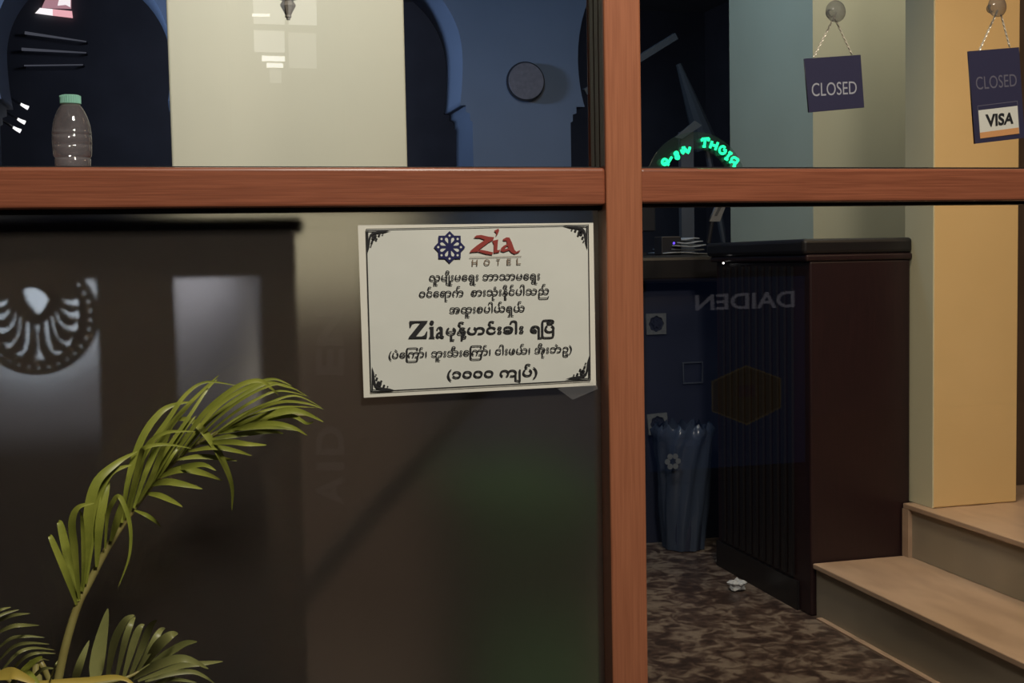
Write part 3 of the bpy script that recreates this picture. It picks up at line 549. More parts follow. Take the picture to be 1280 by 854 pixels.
# ------------------------------------------------------------------ hanging CLOSED signs
def hang(name, label, cup, board, chains, builder, y=.018):
    t = thing(name, tuple(W(*cup, y)), label, 'hanging sign', 'closed signs on suction cups')
    c = W(*cup, .003)
    bm = bmesh.new(); lathe(bm, [(.0145, 0), (.0140, .0025), (.009, .006), (.005, .009), (.004, .014), (.006, .017), (.001, .019)], (0, 0, 0), 28)
    bmesh.ops.rotate(bm, verts=bm.verts, cent=(0, 0, 0), matrix=Matrix.Rotation(-math.pi/2, 3, 'X'))
    bmesh.ops.translate(bm, verts=bm.verts, vec=c); obj('suction_cup', bm, M['suction'], t, smooth=True)
    bm = bmesh.new()
    for (a, b_) in chains:
        A, B = W(*a, y), W(*b_, y); L = (B-A).length; k = max(4, int(L/.0034)); d = (B-A).normalized()
        for i in range(k):
            p = A.lerp(B, (i+.5)/k); side = d.cross(Vector((0, 1, 0))) if i % 2 else Vector((0, 1, 0))
            ring = [p + d*.0026*math.cos(q*math.pi/4) + side*.0011*math.sin(q*math.pi/4) for q in range(8)]
            tube(bm, ring+[ring[0]], .0006, 5, cap=False)
    obj('chain', bm, M['steel'], t)
    q = [W(*p, y) for p in board]
    me = flat([[(0, 0), (1, 0), (1, 1), (0, 1)]], .003, raw)
    for v in me.vertices:
        a, b_, z = v.co; v.co = q[3].lerp(q[2], a).lerp(q[0].lerp(q[1], a), b_) + Vector((0, z, 0))
    bd = link('board', me, M['sign'], t)
    builder(bd, y-.0016)
def let(name, body, quad, y, mt, parent, **k):
    return link(name, fit_text(text_mesh(body, 0, **k), [W(*p, y) for p in quad]), mt, parent)
def quadmesh(name, quad, y, mt, parent):
    bm = bmesh.new(); bm.faces.new([bm.verts.new(W(*p, y)) for p in quad]); return obj(name, bm, mt, parent)
def s2(p): return (980+p[0]/5.693, p[1]/5.693)
def b1(bd, y): let('lettering', 'CLOSED', [s2(p) for p in ((196, 592), (516, 577), (519, 668), (199, 687))], y, M['sign_text'], bd)
hang('closed_sign', 'small square navy CLOSED sign hung before the pale wall', (1045, 14), [s2(p) for p in ((141, 419), (541, 391), (567, 766), (174, 801))],
     (((1045, 17), s2((213, 405))), (s2((365, 140)), s2((482, 385)))), b1)
def s3(p): return (1160+p[0]/4.492, p[1]/4.492)
def b2(bd, y):
    let('lettering', 'CLOSED', [s3(p) for p in ((266, 432), (496, 414), (500, 484), (272, 505))], y, M['sign_dull'], bd)
    quadmesh('card_outline', [s3(p) for p in ((277, 594), (503, 566), (516, 752), (292, 782))], y-.0002, M['sign_dull'], bd)
    quadmesh('card_blue_band', [s3(p) for p in ((280, 597), (500, 570), (502, 594), (283, 620))], y-.0004, M['sign'], bd)
    c = quadmesh('card_panel', [s3(p) for p in ((283, 620), (502, 594), (512, 750), (294, 778))], y-.0006, M['card_white'], bd)
    quadmesh('card_orange_band', [s3(p) for p in ((291, 745), (509, 716), (512, 750), (294, 778))], y-.0009, M['orange'], c)
    let('card_lettering', 'VISA', [s3(p) for p in ((322, 642), (480, 630), (480, 694), (336, 714))], y-.0012, M['ink'], c, offset=.035, shear=.12)
hang('card_sign', 'tall navy CLOSED sign with white VISA panel hung before the ochre pier', (1247, 8), [s3(p) for p in ((223, 289), (507, 266), (539, 775), (260, 808))],
     (((1247, 13), s3((284, 292))), (s3((410, 85)), s3((458, 262)))), b2)

# ------------------------------------------------------------------ green lit sign on the ledge behind the right transom
nc = W(872, 232, .07); PXM = (W(972, 232, .07)-W(872, 232, .07)).length/100
t = thing('neon_sign', (nc.x, .07, 1.2085), 'small round-topped sign with glowing green letters on the transom ledge', 'lit sign')
zb = 1.2085-nc.z
R = 61*PXM
half = [(R*math.cos(a*math.pi/32), R*math.sin(a*math.pi/32)) for a in range(33) if R*math.sin(a*math.pi/32) > zb]
half = [(half[0][0], zb)] + half + [(half[-1][0], zb)]
inn = [(x*.68, max(zb+.002, y*.68)) for x, y in half]
M['neon'] = emit('green_led', (.02, 1, .34), 2.0)
M['neon_plate'] = clear('clear_acrylic', .03, .3, (.82, .85, .84), milk=.04, milk_c=(.2, .3, .25))
link('back_plate', flat([half, inn], .003, facing(nc.x, .0745, nc.z)), M['neon_plate'], t)
def n8(p): return (800+p[0]/8, 130+p[1]/8)
def stroke(bm, pts, r=.0018):
    tube(bm, [W(*n8(p), .069) for p in pts], r, 6)
GL = [[[(620, 350), (690, 345)], [(655, 350), (642, 425)], [(618, 348), (622, 375)], [(690, 342), (684, 372)], [(628, 425), (655, 425)]],
      [[(722, 372), (700, 440)], [(780, 385), (752, 460)], [(712, 405), (768, 425)]],
      [[(850, 440), (835, 425), (810, 430), (795, 455), (800, 485), (825, 498), (850, 485), (858, 460), (835, 460)]],
      [[(905, 490), (860, 550)], [(890, 480), (920, 500)], [(848, 542), (878, 560)]],
      [[(985, 560), (940, 615)], [(985, 560), (945, 535), (920, 545), (915, 570), (940, 585), (965, 590)], [(925, 570), (895, 585)], [(930, 620), (955, 628)]],
      [[(500, 430), (480, 490), (455, 450), (430, 495), (412, 455)], [(420, 440), (450, 435)]],
      [[(360, 480), (345, 495), (360, 515), (385, 520), (385, 545), (362, 545), (358, 525), (378, 505), (372, 485), (360, 480)]],
      [[(240, 550), (222, 575), (230, 600), (255, 608), (275, 590), (268, 560), (240, 550)], [(275, 600), (318, 530)], [(245, 585), (290, 610)]]]
for g in GL:
    bm = bmesh.new()
    for st in g: stroke(bm, curve([(p[0], p[1], 0) for p in st], 3) if len(st) > 2 else st)
    obj('letter', bm, M['neon'], t)
# ------------------------------------------------------------------ counter block and desk
t = thing('reception_counter', (1.95, 2.16, 0), 'tall dark mahogany counter block standing against the steps', 'counter')
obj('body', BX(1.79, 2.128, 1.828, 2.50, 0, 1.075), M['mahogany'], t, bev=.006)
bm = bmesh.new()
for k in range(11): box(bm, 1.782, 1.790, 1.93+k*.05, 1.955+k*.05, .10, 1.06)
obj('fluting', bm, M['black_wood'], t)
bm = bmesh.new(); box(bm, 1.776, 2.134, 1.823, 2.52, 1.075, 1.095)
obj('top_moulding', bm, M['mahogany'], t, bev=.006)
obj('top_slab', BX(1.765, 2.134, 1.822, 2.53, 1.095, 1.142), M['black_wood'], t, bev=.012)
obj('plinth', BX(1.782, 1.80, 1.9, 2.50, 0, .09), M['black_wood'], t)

t = thing('reception_desk', (1.7, 3.1, 0), 'low navy-fronted reception desk behind the counter, beside the tall mullion', 'desk')
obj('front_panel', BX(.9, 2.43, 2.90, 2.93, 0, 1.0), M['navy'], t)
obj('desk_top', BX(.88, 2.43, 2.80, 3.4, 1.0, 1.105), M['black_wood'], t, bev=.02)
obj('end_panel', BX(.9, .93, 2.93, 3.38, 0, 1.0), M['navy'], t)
def tile(u, v, hw, rot, label):
    c = W(u, v, 2.895)
    o = []
    sq = [(-hw, -hw), (hw, -hw), (hw, hw), (-hw, hw)]
    ring = [(.74*hw*math.cos(a*math.pi/16)*(1+.07*math.cos(8*a*math.pi/16)), .74*hw*math.sin(a*math.pi/16)*(1+.07*math.cos(8*a*math.pi/16))) for a in range(32)]
    ros = [(.34*hw*math.cos(a*math.pi/16)*(1+.3*math.cos(6*a*math.pi/16)), .34*hw*math.sin(a*math.pi/16)*(1+.3*math.cos(6*a*math.pi/16))) for a in range(32)]
    r = Matrix.Rotation(rot, 2); rr = lambda L: [tuple(r @ Vector(p)) for p in L]
    t = link('carved_tile', flat([rr(sq), rr(ring)], .008, lambda x, y, d: Vector((x, d, y))), M['tile']); t.location = c
    tag(t, label, 'ornamental tile', 'ornamental tiles on the desk front')
    q = link('rosette', flat([rr(ros)], .006, lambda x, y, d: Vector((x, d, y))), M['navy'], None); q.parent = t
tile(820, 405, .040, 0, 'pale square tile with round cut-out on the navy desk front, the upper one')
tile(822, 530, .040, .05, 'pale square tile with round cut-out on the navy desk front, just above the bin bag')
# faint square outline on the desk
t = link('square_outline', flat([[(-.042, -.042), (.042, -.042), (.042, .042), (-.042, .042)], [(-.037, -.037), (.037, -.037), (.037, .037), (-.037, .037)]], .006, lambda x, y, d: Vector((x, d, y))), mat('dim_grey_blue', (.05, .06, .085), .5)); t.location = W(866, 466, 2.895)
tag(t, 'faint thin square frame on the navy desk front right of the tiles', 'ornament')

# things on the desk
t = thing('computer_monitor', (1.63, 3.1, 1.105), 'dark computer monitor on the desk behind the right pane', 'monitor')
obj('screen', BX(1.50, 1.80, 3.10, 3.13, 1.20, 1.42), M['black_plastic'], t, bev=.005)
obj('edge_highlight', BX(1.50, 1.72, 3.092, 3.10, 1.255, 1.262), M['grey_paint'], t)  # grey strip painted in for the highlight on the monitor edge
obj('foot', BX(1.56, 1.74, 3.05, 3.18, 1.105, 1.117), M['black_plastic'], t)
obj('neck', BX(1.63, 1.67, 3.10, 3.13, 1.117, 1.2), M['black_plastic'], t)
lp = W(843, 304, 2.84)
t = thing('router_box', (lp.x, 2.88, 1.105), 'small black box with a glowing violet light on the desk', 'electronic device')
obj('case', BX(lp.x-.05, lp.x+.03, 2.845, 2.92, 1.105, 1.175), M['black_plastic'], t, bev=.004)
bm = bmesh.new(); bmesh.ops.create_icosphere(bm, subdivisions=2, radius=.0045); bmesh.ops.translate(bm, verts=bm.verts, vec=(lp.x, 2.845, lp.z))
obj('indicator_light', bm, emit('violet_led', (.12, .06, 1), 2.2), t)
# pile of papers
hs = 1.105
for k in range(5):
    a = W(834+k*6, 316-k*5.2, 2.80); b_ = W(886-k*2, 312-k*5.6, 2.80)
    bm = bmesh.new(); V = []
    z = hs + k*.013; x0, x1 = a.x, b_.x
    for i in range(9):
        q = i/8; x = x0+(x1-x0)*q
        dz = .010*math.sin(q*5+k)*(.4+.4*q) + .012
        V.append([bm.verts.new((x, 2.83+.02*math.sin(k*2.1)-.02*q, z+dz*.5)), bm.verts.new((x, 3.0, z+.001+dz*.6))])
    for i in range(8): bm.faces.new((V[i][0], V[i+1][0], V[i+1][1], V[i][1]))
    o = obj('newspaper', bm, M['news'], smooth=True); solid(o, .004)
    tag(o, ('crumpled newspaper lowest in the pale pile on the desk', 'newspaper second from the bottom of the pile on the desk', 'newspaper in the middle of the pile on the desk', 'newspaper just under the topmost of the desk pile', 'topmost newspaper of the pale pile on the desk')[k], 'newspaper', 'newspapers piled on the desk')
t = thing('card_reader', tuple(W(893, 285, 2.48)), 'leaning pale grey card reader at the far end of the counter', 'card reader')
q = [W(*p, 2.46) for p in ((895, 256), (907, 256), (899, 277), (886, 277))]
me = flat([[(0, 0), (1, 0), (1, 1), (0, 1)]], .012, raw)
for v in me.vertices:
    a, b_, z = v.co; v.co = q[3].lerp(q[2], a).lerp(q[0].lerp(q[1], a), b_) + Vector((0, z, 0))
bd = link('body', me, mat('pale_grey_plastic', (.14, .145, .155), .5), t)
quadmesh('screen', ((898, 259), (902, 259), (896.5, 270), (893, 270)), 2.453, M['grey_paint'], bd)
a = W(890, 277, 2.46); obj('stand', TB([(a.x, 2.46, a.z), (a.x-.01, 2.47, 1.142)], .008), M['black_plastic'], t)
p = W(910, 331, 1.9)
t = thing('counter_light', (1.787, 2.36, 1.06), 'tiny white light glinting under the counter top edge', 'indicator light')
p = W(910, 331, 2.42); bm = bmesh.new(); bmesh.ops.create_icosphere(bm, subdivisions=2, radius=.0035); bmesh.ops.translate(bm, verts=bm.verts, vec=(1.772, 2.40, 1.072))
obj('bulb', bm, emit('white_led', (1, .97, .9), 3), t)
obj('socket', TB([(1.772, 2.404, 1.072), (1.780, 2.404, 1.072)], .003), M['black_plastic'], t)

# bin bag
c = W(863, 655, 2.62)
t = thing('waste_bin', (1.77, 2.78, 0), 'waste bin wrapped in a crumpled blue plastic bag by the desk', 'waste bin')
def ruffle(bm, prof, cx, cy, n=56, amp=.009):
    rings = []
    for i, (r_, z) in enumerate(prof):
        rings.append([bm.verts.new((cx+(r_+amp*math.sin(j*5.3+i*1.1)*(.4+i*.12)+amp*.6*math.sin(j*2.1-i))*math.cos(2*math.pi*j/n), cy+(r_+amp*math.sin(j*5.3+i*1.1))*math.sin(2*math.pi*j/n), z+amp*1.4*math.sin(j*1.9+i*.8)*min(1, i/3))) for j in range(n)])
    for i in range(len(rings)-1):
        for j in range(n): bm.faces.new((rings[i][j], rings[i][(j+1) % n], rings[i+1][(j+1) % n], rings[i+1][j]))
    return bm
obj('bag', ruffle(bmesh.new(), [(.075, .004), (.08, .08), (.088, .16), (.09, .24), (.096, .32), (.10, .38), (.105, .42), (.11, .45), (.10, .47)], 1.775, 2.78), M['bag'], t, smooth=True)
bm = bmesh.new(); lathe(bm, [(.068, .006), (.085, .40), (.088, .40), (.071, .003)], (1.775, 2.78, 0), 32, False); bm.faces.new([bm.verts.new((1.775+.068*math.cos(j*.3927), 2.78+.068*math.sin(j*.3927), .006)) for j in range(16)])
obj('bin', bm, M['navy'], t, smooth=True)
fc = W(841, 577, 2.665)
bm = bmesh.new()
for k in range(6):
    a = k*math.pi/3; bm.faces.new([bm.verts.new((fc.x+.021*math.cos(a)+.011*math.cos(j*.785), fc.y, fc.z+.021*math.sin(a)+.011*math.sin(j*.785))) for j in range(8)])
o = obj('flower_print', bm, M['tile'], t); solid(o, .002)
# scrap on the floor
bm = bmesh.new(); bmesh.ops.create_icosphere(bm, subdivisions=3, radius=.024)
for v in bm.verts:
    d = 1+.28*math.sin(v.co.x*230+1)*math.sin(v.co.y*190)+.2*math.sin(v.co.z*260); v.co = Vector((v.co.x*d*1.1, v.co.y*d, v.co.z*d*.75))
z0 = min(v.co.z for v in bm.verts); bmesh.ops.translate(bm, verts=bm.verts, vec=(1.705, 2.165, -z0))
tag(obj('paper_scrap', bm, mat('scrap_paper', (.5, .5, .5), .7)), 'small crumpled white paper scrap on the dark floor beside the counter', 'paper')

# ------------------------------------------------------------------ dim lobby things right of the mullion
t = thing('stair_rail', (2.2, 4, 0), 'dim grey slanting handrail in the dark lobby right of the mullion', 'handrail')
a = [W(*p, 4) for p in ((785, 82), (840, 48))]
d = (a[1]-a[0]).normalized()
bm = bmesh.new(); tube(bm, [a[0]-d*.25, a[1]+d*.02], .022, 4); obj('rail', bm, M['grey_paint'], t)
bm = bmesh.new(); e0 = a[0]-d*.2; tube(bm, [e0, (e0.x, 4, 0)], .02, 6); obj('post', bm, M['grey_paint'], t)
t = thing('folded_parasol', (2.45, 4.0, 0), 'dim grey folded parasol leaning in the dark lobby above the green letters', 'parasol')
P = [W(*p, 4) for p in ((848, 80), (860, 115), (872, 150), (884, 185))]
bm = bmesh.new(); rs = (.012, .03, .05, .06)
for i, p_ in enumerate(P): pass
tube(bm, P, .012, 10, .06); obj('canopy', bm, mat('grey_cloth', (.025, .03, .038), .8), t)
e = P[-1]; bm = bmesh.new(); tube(bm, [e, (e.x+.3, 4, 0)], .016, 8); obj('pole', bm, M['grey_paint'], t)
t = thing('shop_shelf', (2.3, 3.6, 0), 'dim grey slanted board standing behind the green letters', 'board')
q = [W(*p, 3.6) for p in ((843, 172), (868, 151), (877, 157), (852, 174))]
bm = bmesh.new(); lo = q[0].z-1.0
f = bm.faces.new([bm.verts.new(x) for x in q]); 
o = obj('board_edge', bm, mat('grey_board', (.06, .065, .07), .6), t); solid(o, .01)
m_ = (q[0]+q[2])/2; obj('support', BX(m_.x-.03, m_.x+.03, 3.61, 3.64, 0, m_.z), M['dark_room'], t)

# beyond the left arch
pz = W(70, 8, 9.85)
t = thing('lit_poster', (pz.x, 9.86, pz.z), 'bright white and red lit poster on the dark wall beyond the left arch', 'poster')
Y = 9.87
def up(name, L, mt, y=Y, par=t):
    return link(name, flat([[(p[0], -p[1]) for p in L]], .01, lambda x, yy, z: W(x, -yy, y) + Vector((0, z, 0))), mt, par)
up('upper_panel', [(52, 10), (62, -12), (89, -12), (89, 11)], emit('lit_poster_red', (.42, .22, .26), 1.0))
up('white_patch', [(76, -10), (88, -10), (88, 9), (82, 6), (72, 7)], emit('lit_poster_white', (1, .93, .95), 1.0), Y-.012)
up('lower_panel', [(44, 16.5), (50, 10), (66, 11.5), (66, 19.5)], emit('lit_poster_white_b', (1, .93, .96), 1.1))
up('pink_panel', [(66, 11.5), (90, 14), (91, 22.5), (66, 19.5)], emit('lit_poster_pink', (.9, .45, .5), 1.0))
t = thing('faint_light_lines', (-1, 9.8, 2.8), 'thin glowing strips added for faint light lines beyond the left arch', 'lamp')
M['faint_line'] = emit('faint_line_glow', (.06, .063, .08), 1.0)  # made-up glow for faint highlight lines, not a lamp
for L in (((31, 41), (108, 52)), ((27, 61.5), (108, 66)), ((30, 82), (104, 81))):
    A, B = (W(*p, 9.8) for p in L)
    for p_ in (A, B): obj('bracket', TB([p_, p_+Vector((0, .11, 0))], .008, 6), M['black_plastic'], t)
    obj('added_glow_strip', TB([A, B], .013 if L[0][1] < 70 else .006, 6, .005 if L[0][1] < 70 else .005), M['faint_line'], t)
for k, (u, v) in enumerate(((30, 132.5), (26, 151), (20.5, 161.5))):
    c = W(u, v, 6.66)
    t = thing('spot_lamp', tuple(c), ('small white spot lamp beyond the left arch, topmost of three', 'small white spot lamp beyond the left arch, middle of three', 'small white spot lamp beyond the left arch, lowest of three')[k], 'lamp', 'small lamps beyond the left arch')
    bm = bmesh.new(); tube(bm, [c+Vector((-.022, 0, .014)), c, c+Vector((.024, 0, -.012))], .007, 8, .013); obj('bulb', bm, emit('lamp_white', (1, 1, 1), 1.3), t)
    bm = bmesh.new(); tube(bm, [c+Vector((-.02, .0, .012)), (c.x-.08, 6.60, c.z+.05), (c.x-.26, 6.49, c.z+.05)], .008, 6); obj('arm', bm, M['black_plastic'], t)
c = W(122, 27.5*3, 7.0)

# pendant lantern before the column
lc = W(360.5, 25, .5)
t = thing('pendant_lantern', (lc.x, .5, lc.z), 'faceted bronze pendant lantern tip hanging in front of the cream column', 'lantern')
k = .56; q_ = .00117
prof = [(r_*q_, z*q_) for z, r_ in ((-.2, .3), (0, 2.4), (2.6, 2.8), (3.4, 4.2), (5, 4.4), (6.2, 3.8), (11, 6.2), (18.5, 10.2), (20.5, 10.4), (25, 7.4), (29, 7.2), (48, 30*.56/1.17))]
obj('finial', lathe(bmesh.new(), prof, (lc.x, .5, lc.z), 6, True), M['bronze'], t)
obj('cage', lathe(bmesh.new(), [(r_*k, z*k) for r_, z in ((.030, .058), (.07, .12), (.075, .24), (.04, .30), (.01, .32))], (lc.x, .5, lc.z), 6, True), M['bronze'], t)
obj('rod', TB([(lc.x, .5, lc.z+.31*k), (lc.x, .5, 3.5)], .003), M['bronze'], t)

# ------------------------------------------------------------------ carved screen behind the frosted glass
pxs = [W(u, 400, .06).x for u in (121, 219, 326, 372)]
t = thing('carved_screen', (-.4, .13, 0), 'dark carved timber screen with top ledge behind the frosted glass', 'screen')
obj('top_ledge', BX(-1.6, W(376, 284, .12).x, .075, .26, 1.130, 1.152), M['dark_wood'], t, bev=.008)
obj('top_rail', BX(-1.6, pxs[3], .058, .10, 1.078, 1.130), M['dark_wood'], t, bev=.003)
zb = .35
obj('post', BX(pxs[0], pxs[1], .06, .10, 0, 1.0785), M['dark_wood'], t)
obj('post', BX(pxs[2], pxs[3], .07, .12, 0, 1.0785), M['dark_wood'], t)
obj('post', BX(-.42, -.30, .06, .10, 0, 1.0785), M['dark_wood'], t)
obj('post', BX(-1.6, -1.5, .06, .10, 0, 1.0785), M['dark_wood'], t)
obj('bottom_rail', BX(-1.6, pxs[3], .062, .098, 0, .45), M['dark_wood'], t)
mc = W(46, 396, .04); PM = (W(146, 396, .04)-W(46, 396, .04)).length/100
def mp(u, v): return ((u-46)*PM, -(v-396)*PM)
circ = lambda r, n=64, cx=0, cy=0: [(cx+r*PM*math.cos(2*math.pi*i/n), cy+r*PM*math.sin(2*math.pi*i/n)) for i in range(n)]
loops = [circ(76)]
for i in range(34):
    a = 2*math.pi*(i+.5)/34; loops.append(circ(2.6, 6, 67*PM*math.cos(a), 67*PM*math.sin(a)))
def c6(L): return [mp(x/5.693, 340+y/5.693) for x, y in L]
loops.append(c6([(170, 118), (200, 104), (262, 104), (320, 138), (352, 190), (330, 240), (300, 285), (275, 303), (250, 290), (215, 240), (185, 190)]))
SL = [[(240, 380), (280, 378), (274, 440), (276, 560), (300, 625), (312, 642), (232, 642), (246, 600), (258, 540), (254, 430)],
      [(312, 355), (340, 352), (345, 420), (350, 500), (372, 570), (400, 580), (432, 578), (408, 606), (380, 610), (335, 560), (318, 500), (312, 430)],
      [(362, 318), (382, 322), (390, 400), (412, 470), (450, 510), (490, 500), (520, 470), (490, 530), (468, 555), (420, 510), (385, 460), (366, 390)],
      [(392, 280), (410, 285), (430, 350), (470, 395), (520, 390), (552, 355), (548, 410), (530, 440), (470, 425), (420, 380), (400, 330)],
      [(432, 238), (450, 262), (490, 292), (540, 290), (562, 270), (562, 330), (540, 340), (480, 320), (445, 285)],
      [(435, 172), (470, 195), (520, 208), (535, 192), (562, 198), (562, 246), (520, 244), (470, 225)]]
for L in SL:
    loops.append(c6(L))
    if L is not SL[0]: loops.append(c6([(522-x, y) for x, y in L][::-1]))
med = link('medallion', flat(loops, .02, facing(mc.x, .045, mc.z)), M['dark_wood'], t)
ptn = thing('white_partition', (-.6, .57, 0), 'pale low partition glowing softly behind the carved screen', 'partition')
obj('panel', BX(-1.6, .14, .55, .58, .83, 1.10), M['white_wall'], ptn)
obj('lower_panel', BX(-1.6, .14, .549, .58, 0, .83), M['dark_wood'], ptn)  # dark lower part imitates the light fading downward
obj('shelf_board', BX(-1.6, .14, .30, .58, 1.10, 1.125), M['dark_wood'], ptn)

pa, pb = W(606, 480, .2), W(262, 880, .2)
d = (pb-pa).normalized(); k = (pb.z-.0)/-d.z
t = thing('leaning_pole', (pb.x, .2, 0), 'dark pole leaning diagonally behind the frosted glass below the notice', 'pole')
top = pa-d*.12; bot = pa+d*((pa.z-.02)/-d.z)
obj('shaft', TB([top, bot], .013, 12), M['pole'], t, smooth=True)
obj('end_cap', TB([bot, bot+d*.015], .016, 12), M['gasket'], t)

t = thing('green_crate', (.66, 1.0, 0), 'green crate blurred behind the frosted glass beside the mullion', 'crate')
bm = BX(.52, .80, .85, 1.2, 0, .03)
for x0, x1, y0, y1 in ((.52, .54, .85, 1.2), (.78, .80, .85, 1.2), (.54, .78, .85, .87), (.54, .78, 1.18, 1.2)): box(bm, x0, x1, y0, y1, .03, .62)
obj('body', bm, mat('green_plastic', (.03, .10, .035), .5), t)
for y0 in (.835, 1.185): obj('rim', BX(.51, .81, y0, y0+.03, .60, .64), mat('green_plastic_rim', (.03, .10, .035), .5), t)

# ------------------------------------------------------------------ palm in front of the glass
def A(x, y): return (x/2.1667, 460+y/2.1667)
def B(x, y): return (x/4.414, 740+y/4.414)
base = W(66, 870, -.17)
palm = thing('potted_palm', (base.x, -.30, -.4), 'young feathery palm in front of the dark frosted glass', 'palm')
obj('pot', lathe(bmesh.new(), [(.10, 0), (.11, .02), (.145, .24), (.16, .25), (.16, .285), (.14, .285), (.13, .25)], (base.x, -.30, -.4), 32, True), M['pot'], palm)
obj('soil', lathe(bmesh.new(), [(.13, .255), (.02, .275)], (base.x, -.30, -.4), 24, True), M['soil'], palm)
def ribbon(bm, pts, y0, y1, wpx, tip=.08, bow=0, fold=.25, seg=5, start=.35):
    "one leaflet: a folded tapering blade through the given points"
    n0 = len(pts); P3 = []
    for i, p_ in enumerate(pts):
        q = i/(n0-1); P3.append(W(p_[0], p_[1], y0+(y1-y0)*q + bow*math.sin(q*math.pi)))
    C = curve(P3, seg); n = len(C); hw = wpx*.5*(1.35/F_PX); rows = []
    for i, c in enumerate(C):
        q = i/(n-1); d = (C[min(i+1, n-1)]-C[max(i-1, 0)]).normalized()
        view = (CAM-c).normalized(); side = d.cross(view)
        if side.length < 1e-4: side = Vector((1, 0, 0))
        side.normalize(); nn = side.cross(d)
        wd = hw*(start+(1-start)*min(1, q/.3))*(1 if q < .45 else max(tip, 1-((q-.45)/.55)**1.6*(1-tip)))
        rows.append([bm.verts.new(c-side*wd), bm.verts.new(c-nn*wd*fold), bm.verts.new(c+side*wd)])
    for i in range(n-1):
        for j in range(2): bm.faces.new((rows[i][j], rows[i][j+1], rows[i+1][j+1], rows[i+1][j]))
def frond(name, rach, ys, leaflets, conv, sc, mleaf, mstem, r0, r1, root=True):
    pts = [W(*conv(x, y), ys[0]+(ys[1]-ys[0])*i/(len(rach)-1)) for i, (x, y) in enumerate(rach)]
    if root:
        s0 = Vector((base.x, -.30, -.14)); p_ = pts[0]+(pts[0]-pts[1])*.9; pts = [s0, s0.lerp(p_, .5), p_] + pts
    bm = bmesh.new()
    for k, (L, wd) in enumerate(leaflets):
        y = ys[0]+(ys[1]-ys[0])*min(1, max(0, (L[0][0]-rach[0][0])/(rach[-1][0]-rach[0][0]+1e-6)))
        ribbon(bm, [conv(*p_) for p_ in L], y, y-.012+.03*math.sin(k*2.3), wd*(.84 if sc < 3 else .95)/sc, bow=-.012+.012*math.sin(k*1.7))
    f = obj(name, bm, mleaf, palm, smooth=True)
    obj('rachis', TB(curve(pts, 5), r0, 8, r1), mstem, f, smooth=True)
    return f
UPP = [([(208, 642), (180, 560), (140, 465), (134, 455)], 20), ([(212, 632), (190, 540), (165, 430), (158, 416)], 26),
 ([(215, 628), (203, 500), (195, 420), (212, 378), (255, 366)], 22), ([(222, 606), (236, 480), (242, 380), (265, 305), (320, 255), (372, 226)], 30),
 ([(232, 585), (248, 450), (265, 350), (300, 285), (357, 262)], 28), ([(222, 600), (226, 510), (222, 410), (215, 385)], 12), ([(262, 540), (270, 420), (288, 320), (288, 285)], 26),
 ([(285, 490), (290, 410), (302, 370), (325, 350), (352, 425), (350, 510), (320, 594)], 15), ([(300, 470), (315, 420), (330, 370), (325, 352)], 22),
 ([(330, 420), (348, 300), (385, 190), (430, 125), (470, 100), (525, 91)], 22), ([(335, 415), (360, 320), (380, 240), (395, 215), (450, 207), (518, 218)], 15),
 ([(345, 402), (368, 290), (410, 205), (455, 140), (505, 70), (560, 38), (640, 48)], 15), ([(362, 380), (400, 270), (445, 180), (515, 95), (592, 20)], 20),
 ([(350, 395), (375, 290), (400, 210), (450, 175), (530, 172)], 16), ([(390, 345), (440, 240), (500, 150), (560, 60), (590, 30)], 12),
 ([(405, 325), (450, 240), (500, 165), (530, 130)], 15), ([(372, 366), (410, 300), (440, 220), (468, 160)], 17), ([(425, 302), (470, 230), (520, 160)], 14),
 ([(448, 272), (500, 195), (560, 115), (640, 52), (700, 34), (735, 55), (755, 76)], 16), ([(470, 255), (540, 160), (600, 95), (680, 48), (740, 30), (790, 48)], 14),
 ([(490, 238), (560, 150), (640, 85), (720, 42), (775, 50), (810, 62)], 13), ([(510, 222), (580, 145), (650, 88), (720, 52), (770, 45), (835, 78)], 9),
 ([(540, 200), (620, 132), (700, 82), (760, 62), (830, 76)], 9), ([(570, 186), (650, 130), (720, 98), (800, 75), (872, 108)], 9),
 ([(590, 176), (680, 120), (760, 92), (830, 96), (876, 112)], 10), ([(600, 172), (690, 125), (770, 105), (860, 108)], 8),
 ([(600, 172), (690, 140), (770, 117), (820, 120), (876, 146)], 24), ([(640, 160), (720, 140), (790, 130), (830, 150), (850, 145)], 14), ([(470, 140), (520, 143), (570, 195), (605, 255), (628, 320), (628, 386)], 22)]
LOW = [([(610, 172), (720, 150), (790, 160), (832, 183)], 16), ([(590, 178), (680, 160), (760, 160), (820, 172)], 18), ([(560, 196), (650, 180), (730, 172), (768, 178)], 18), ([(540, 205), (620, 200), (670, 206), (722, 209)], 18),
 ([(510, 226), (580, 215), (640, 225), (682, 238)], 16), ([(480, 248), (540, 240), (600, 245), (642, 252)], 16), ([(452, 278), (500, 268), (550, 262), (585, 278)], 18),
 ([(430, 297), (490, 275), (550, 285), (602, 305)], 22), ([(410, 318), (450, 308), (500, 316), (549, 328)], 22), ([(395, 340), (430, 345), (465, 360), (494, 376)], 18), ([(365, 386), (395, 398), (420, 415), (436, 431)], 13)]
frond('tall_frond', [(150, 880), (178, 750), (210, 645), (240, 585), (290, 490), (340, 412), (400, 330), (460, 264), (530, 206), (600, 172), (680, 150), (760, 132), (840, 128)], (-.17, -.11), UPP+LOW, A, 2.1667, M['leaf'], M['stem'], .0055, .0018)
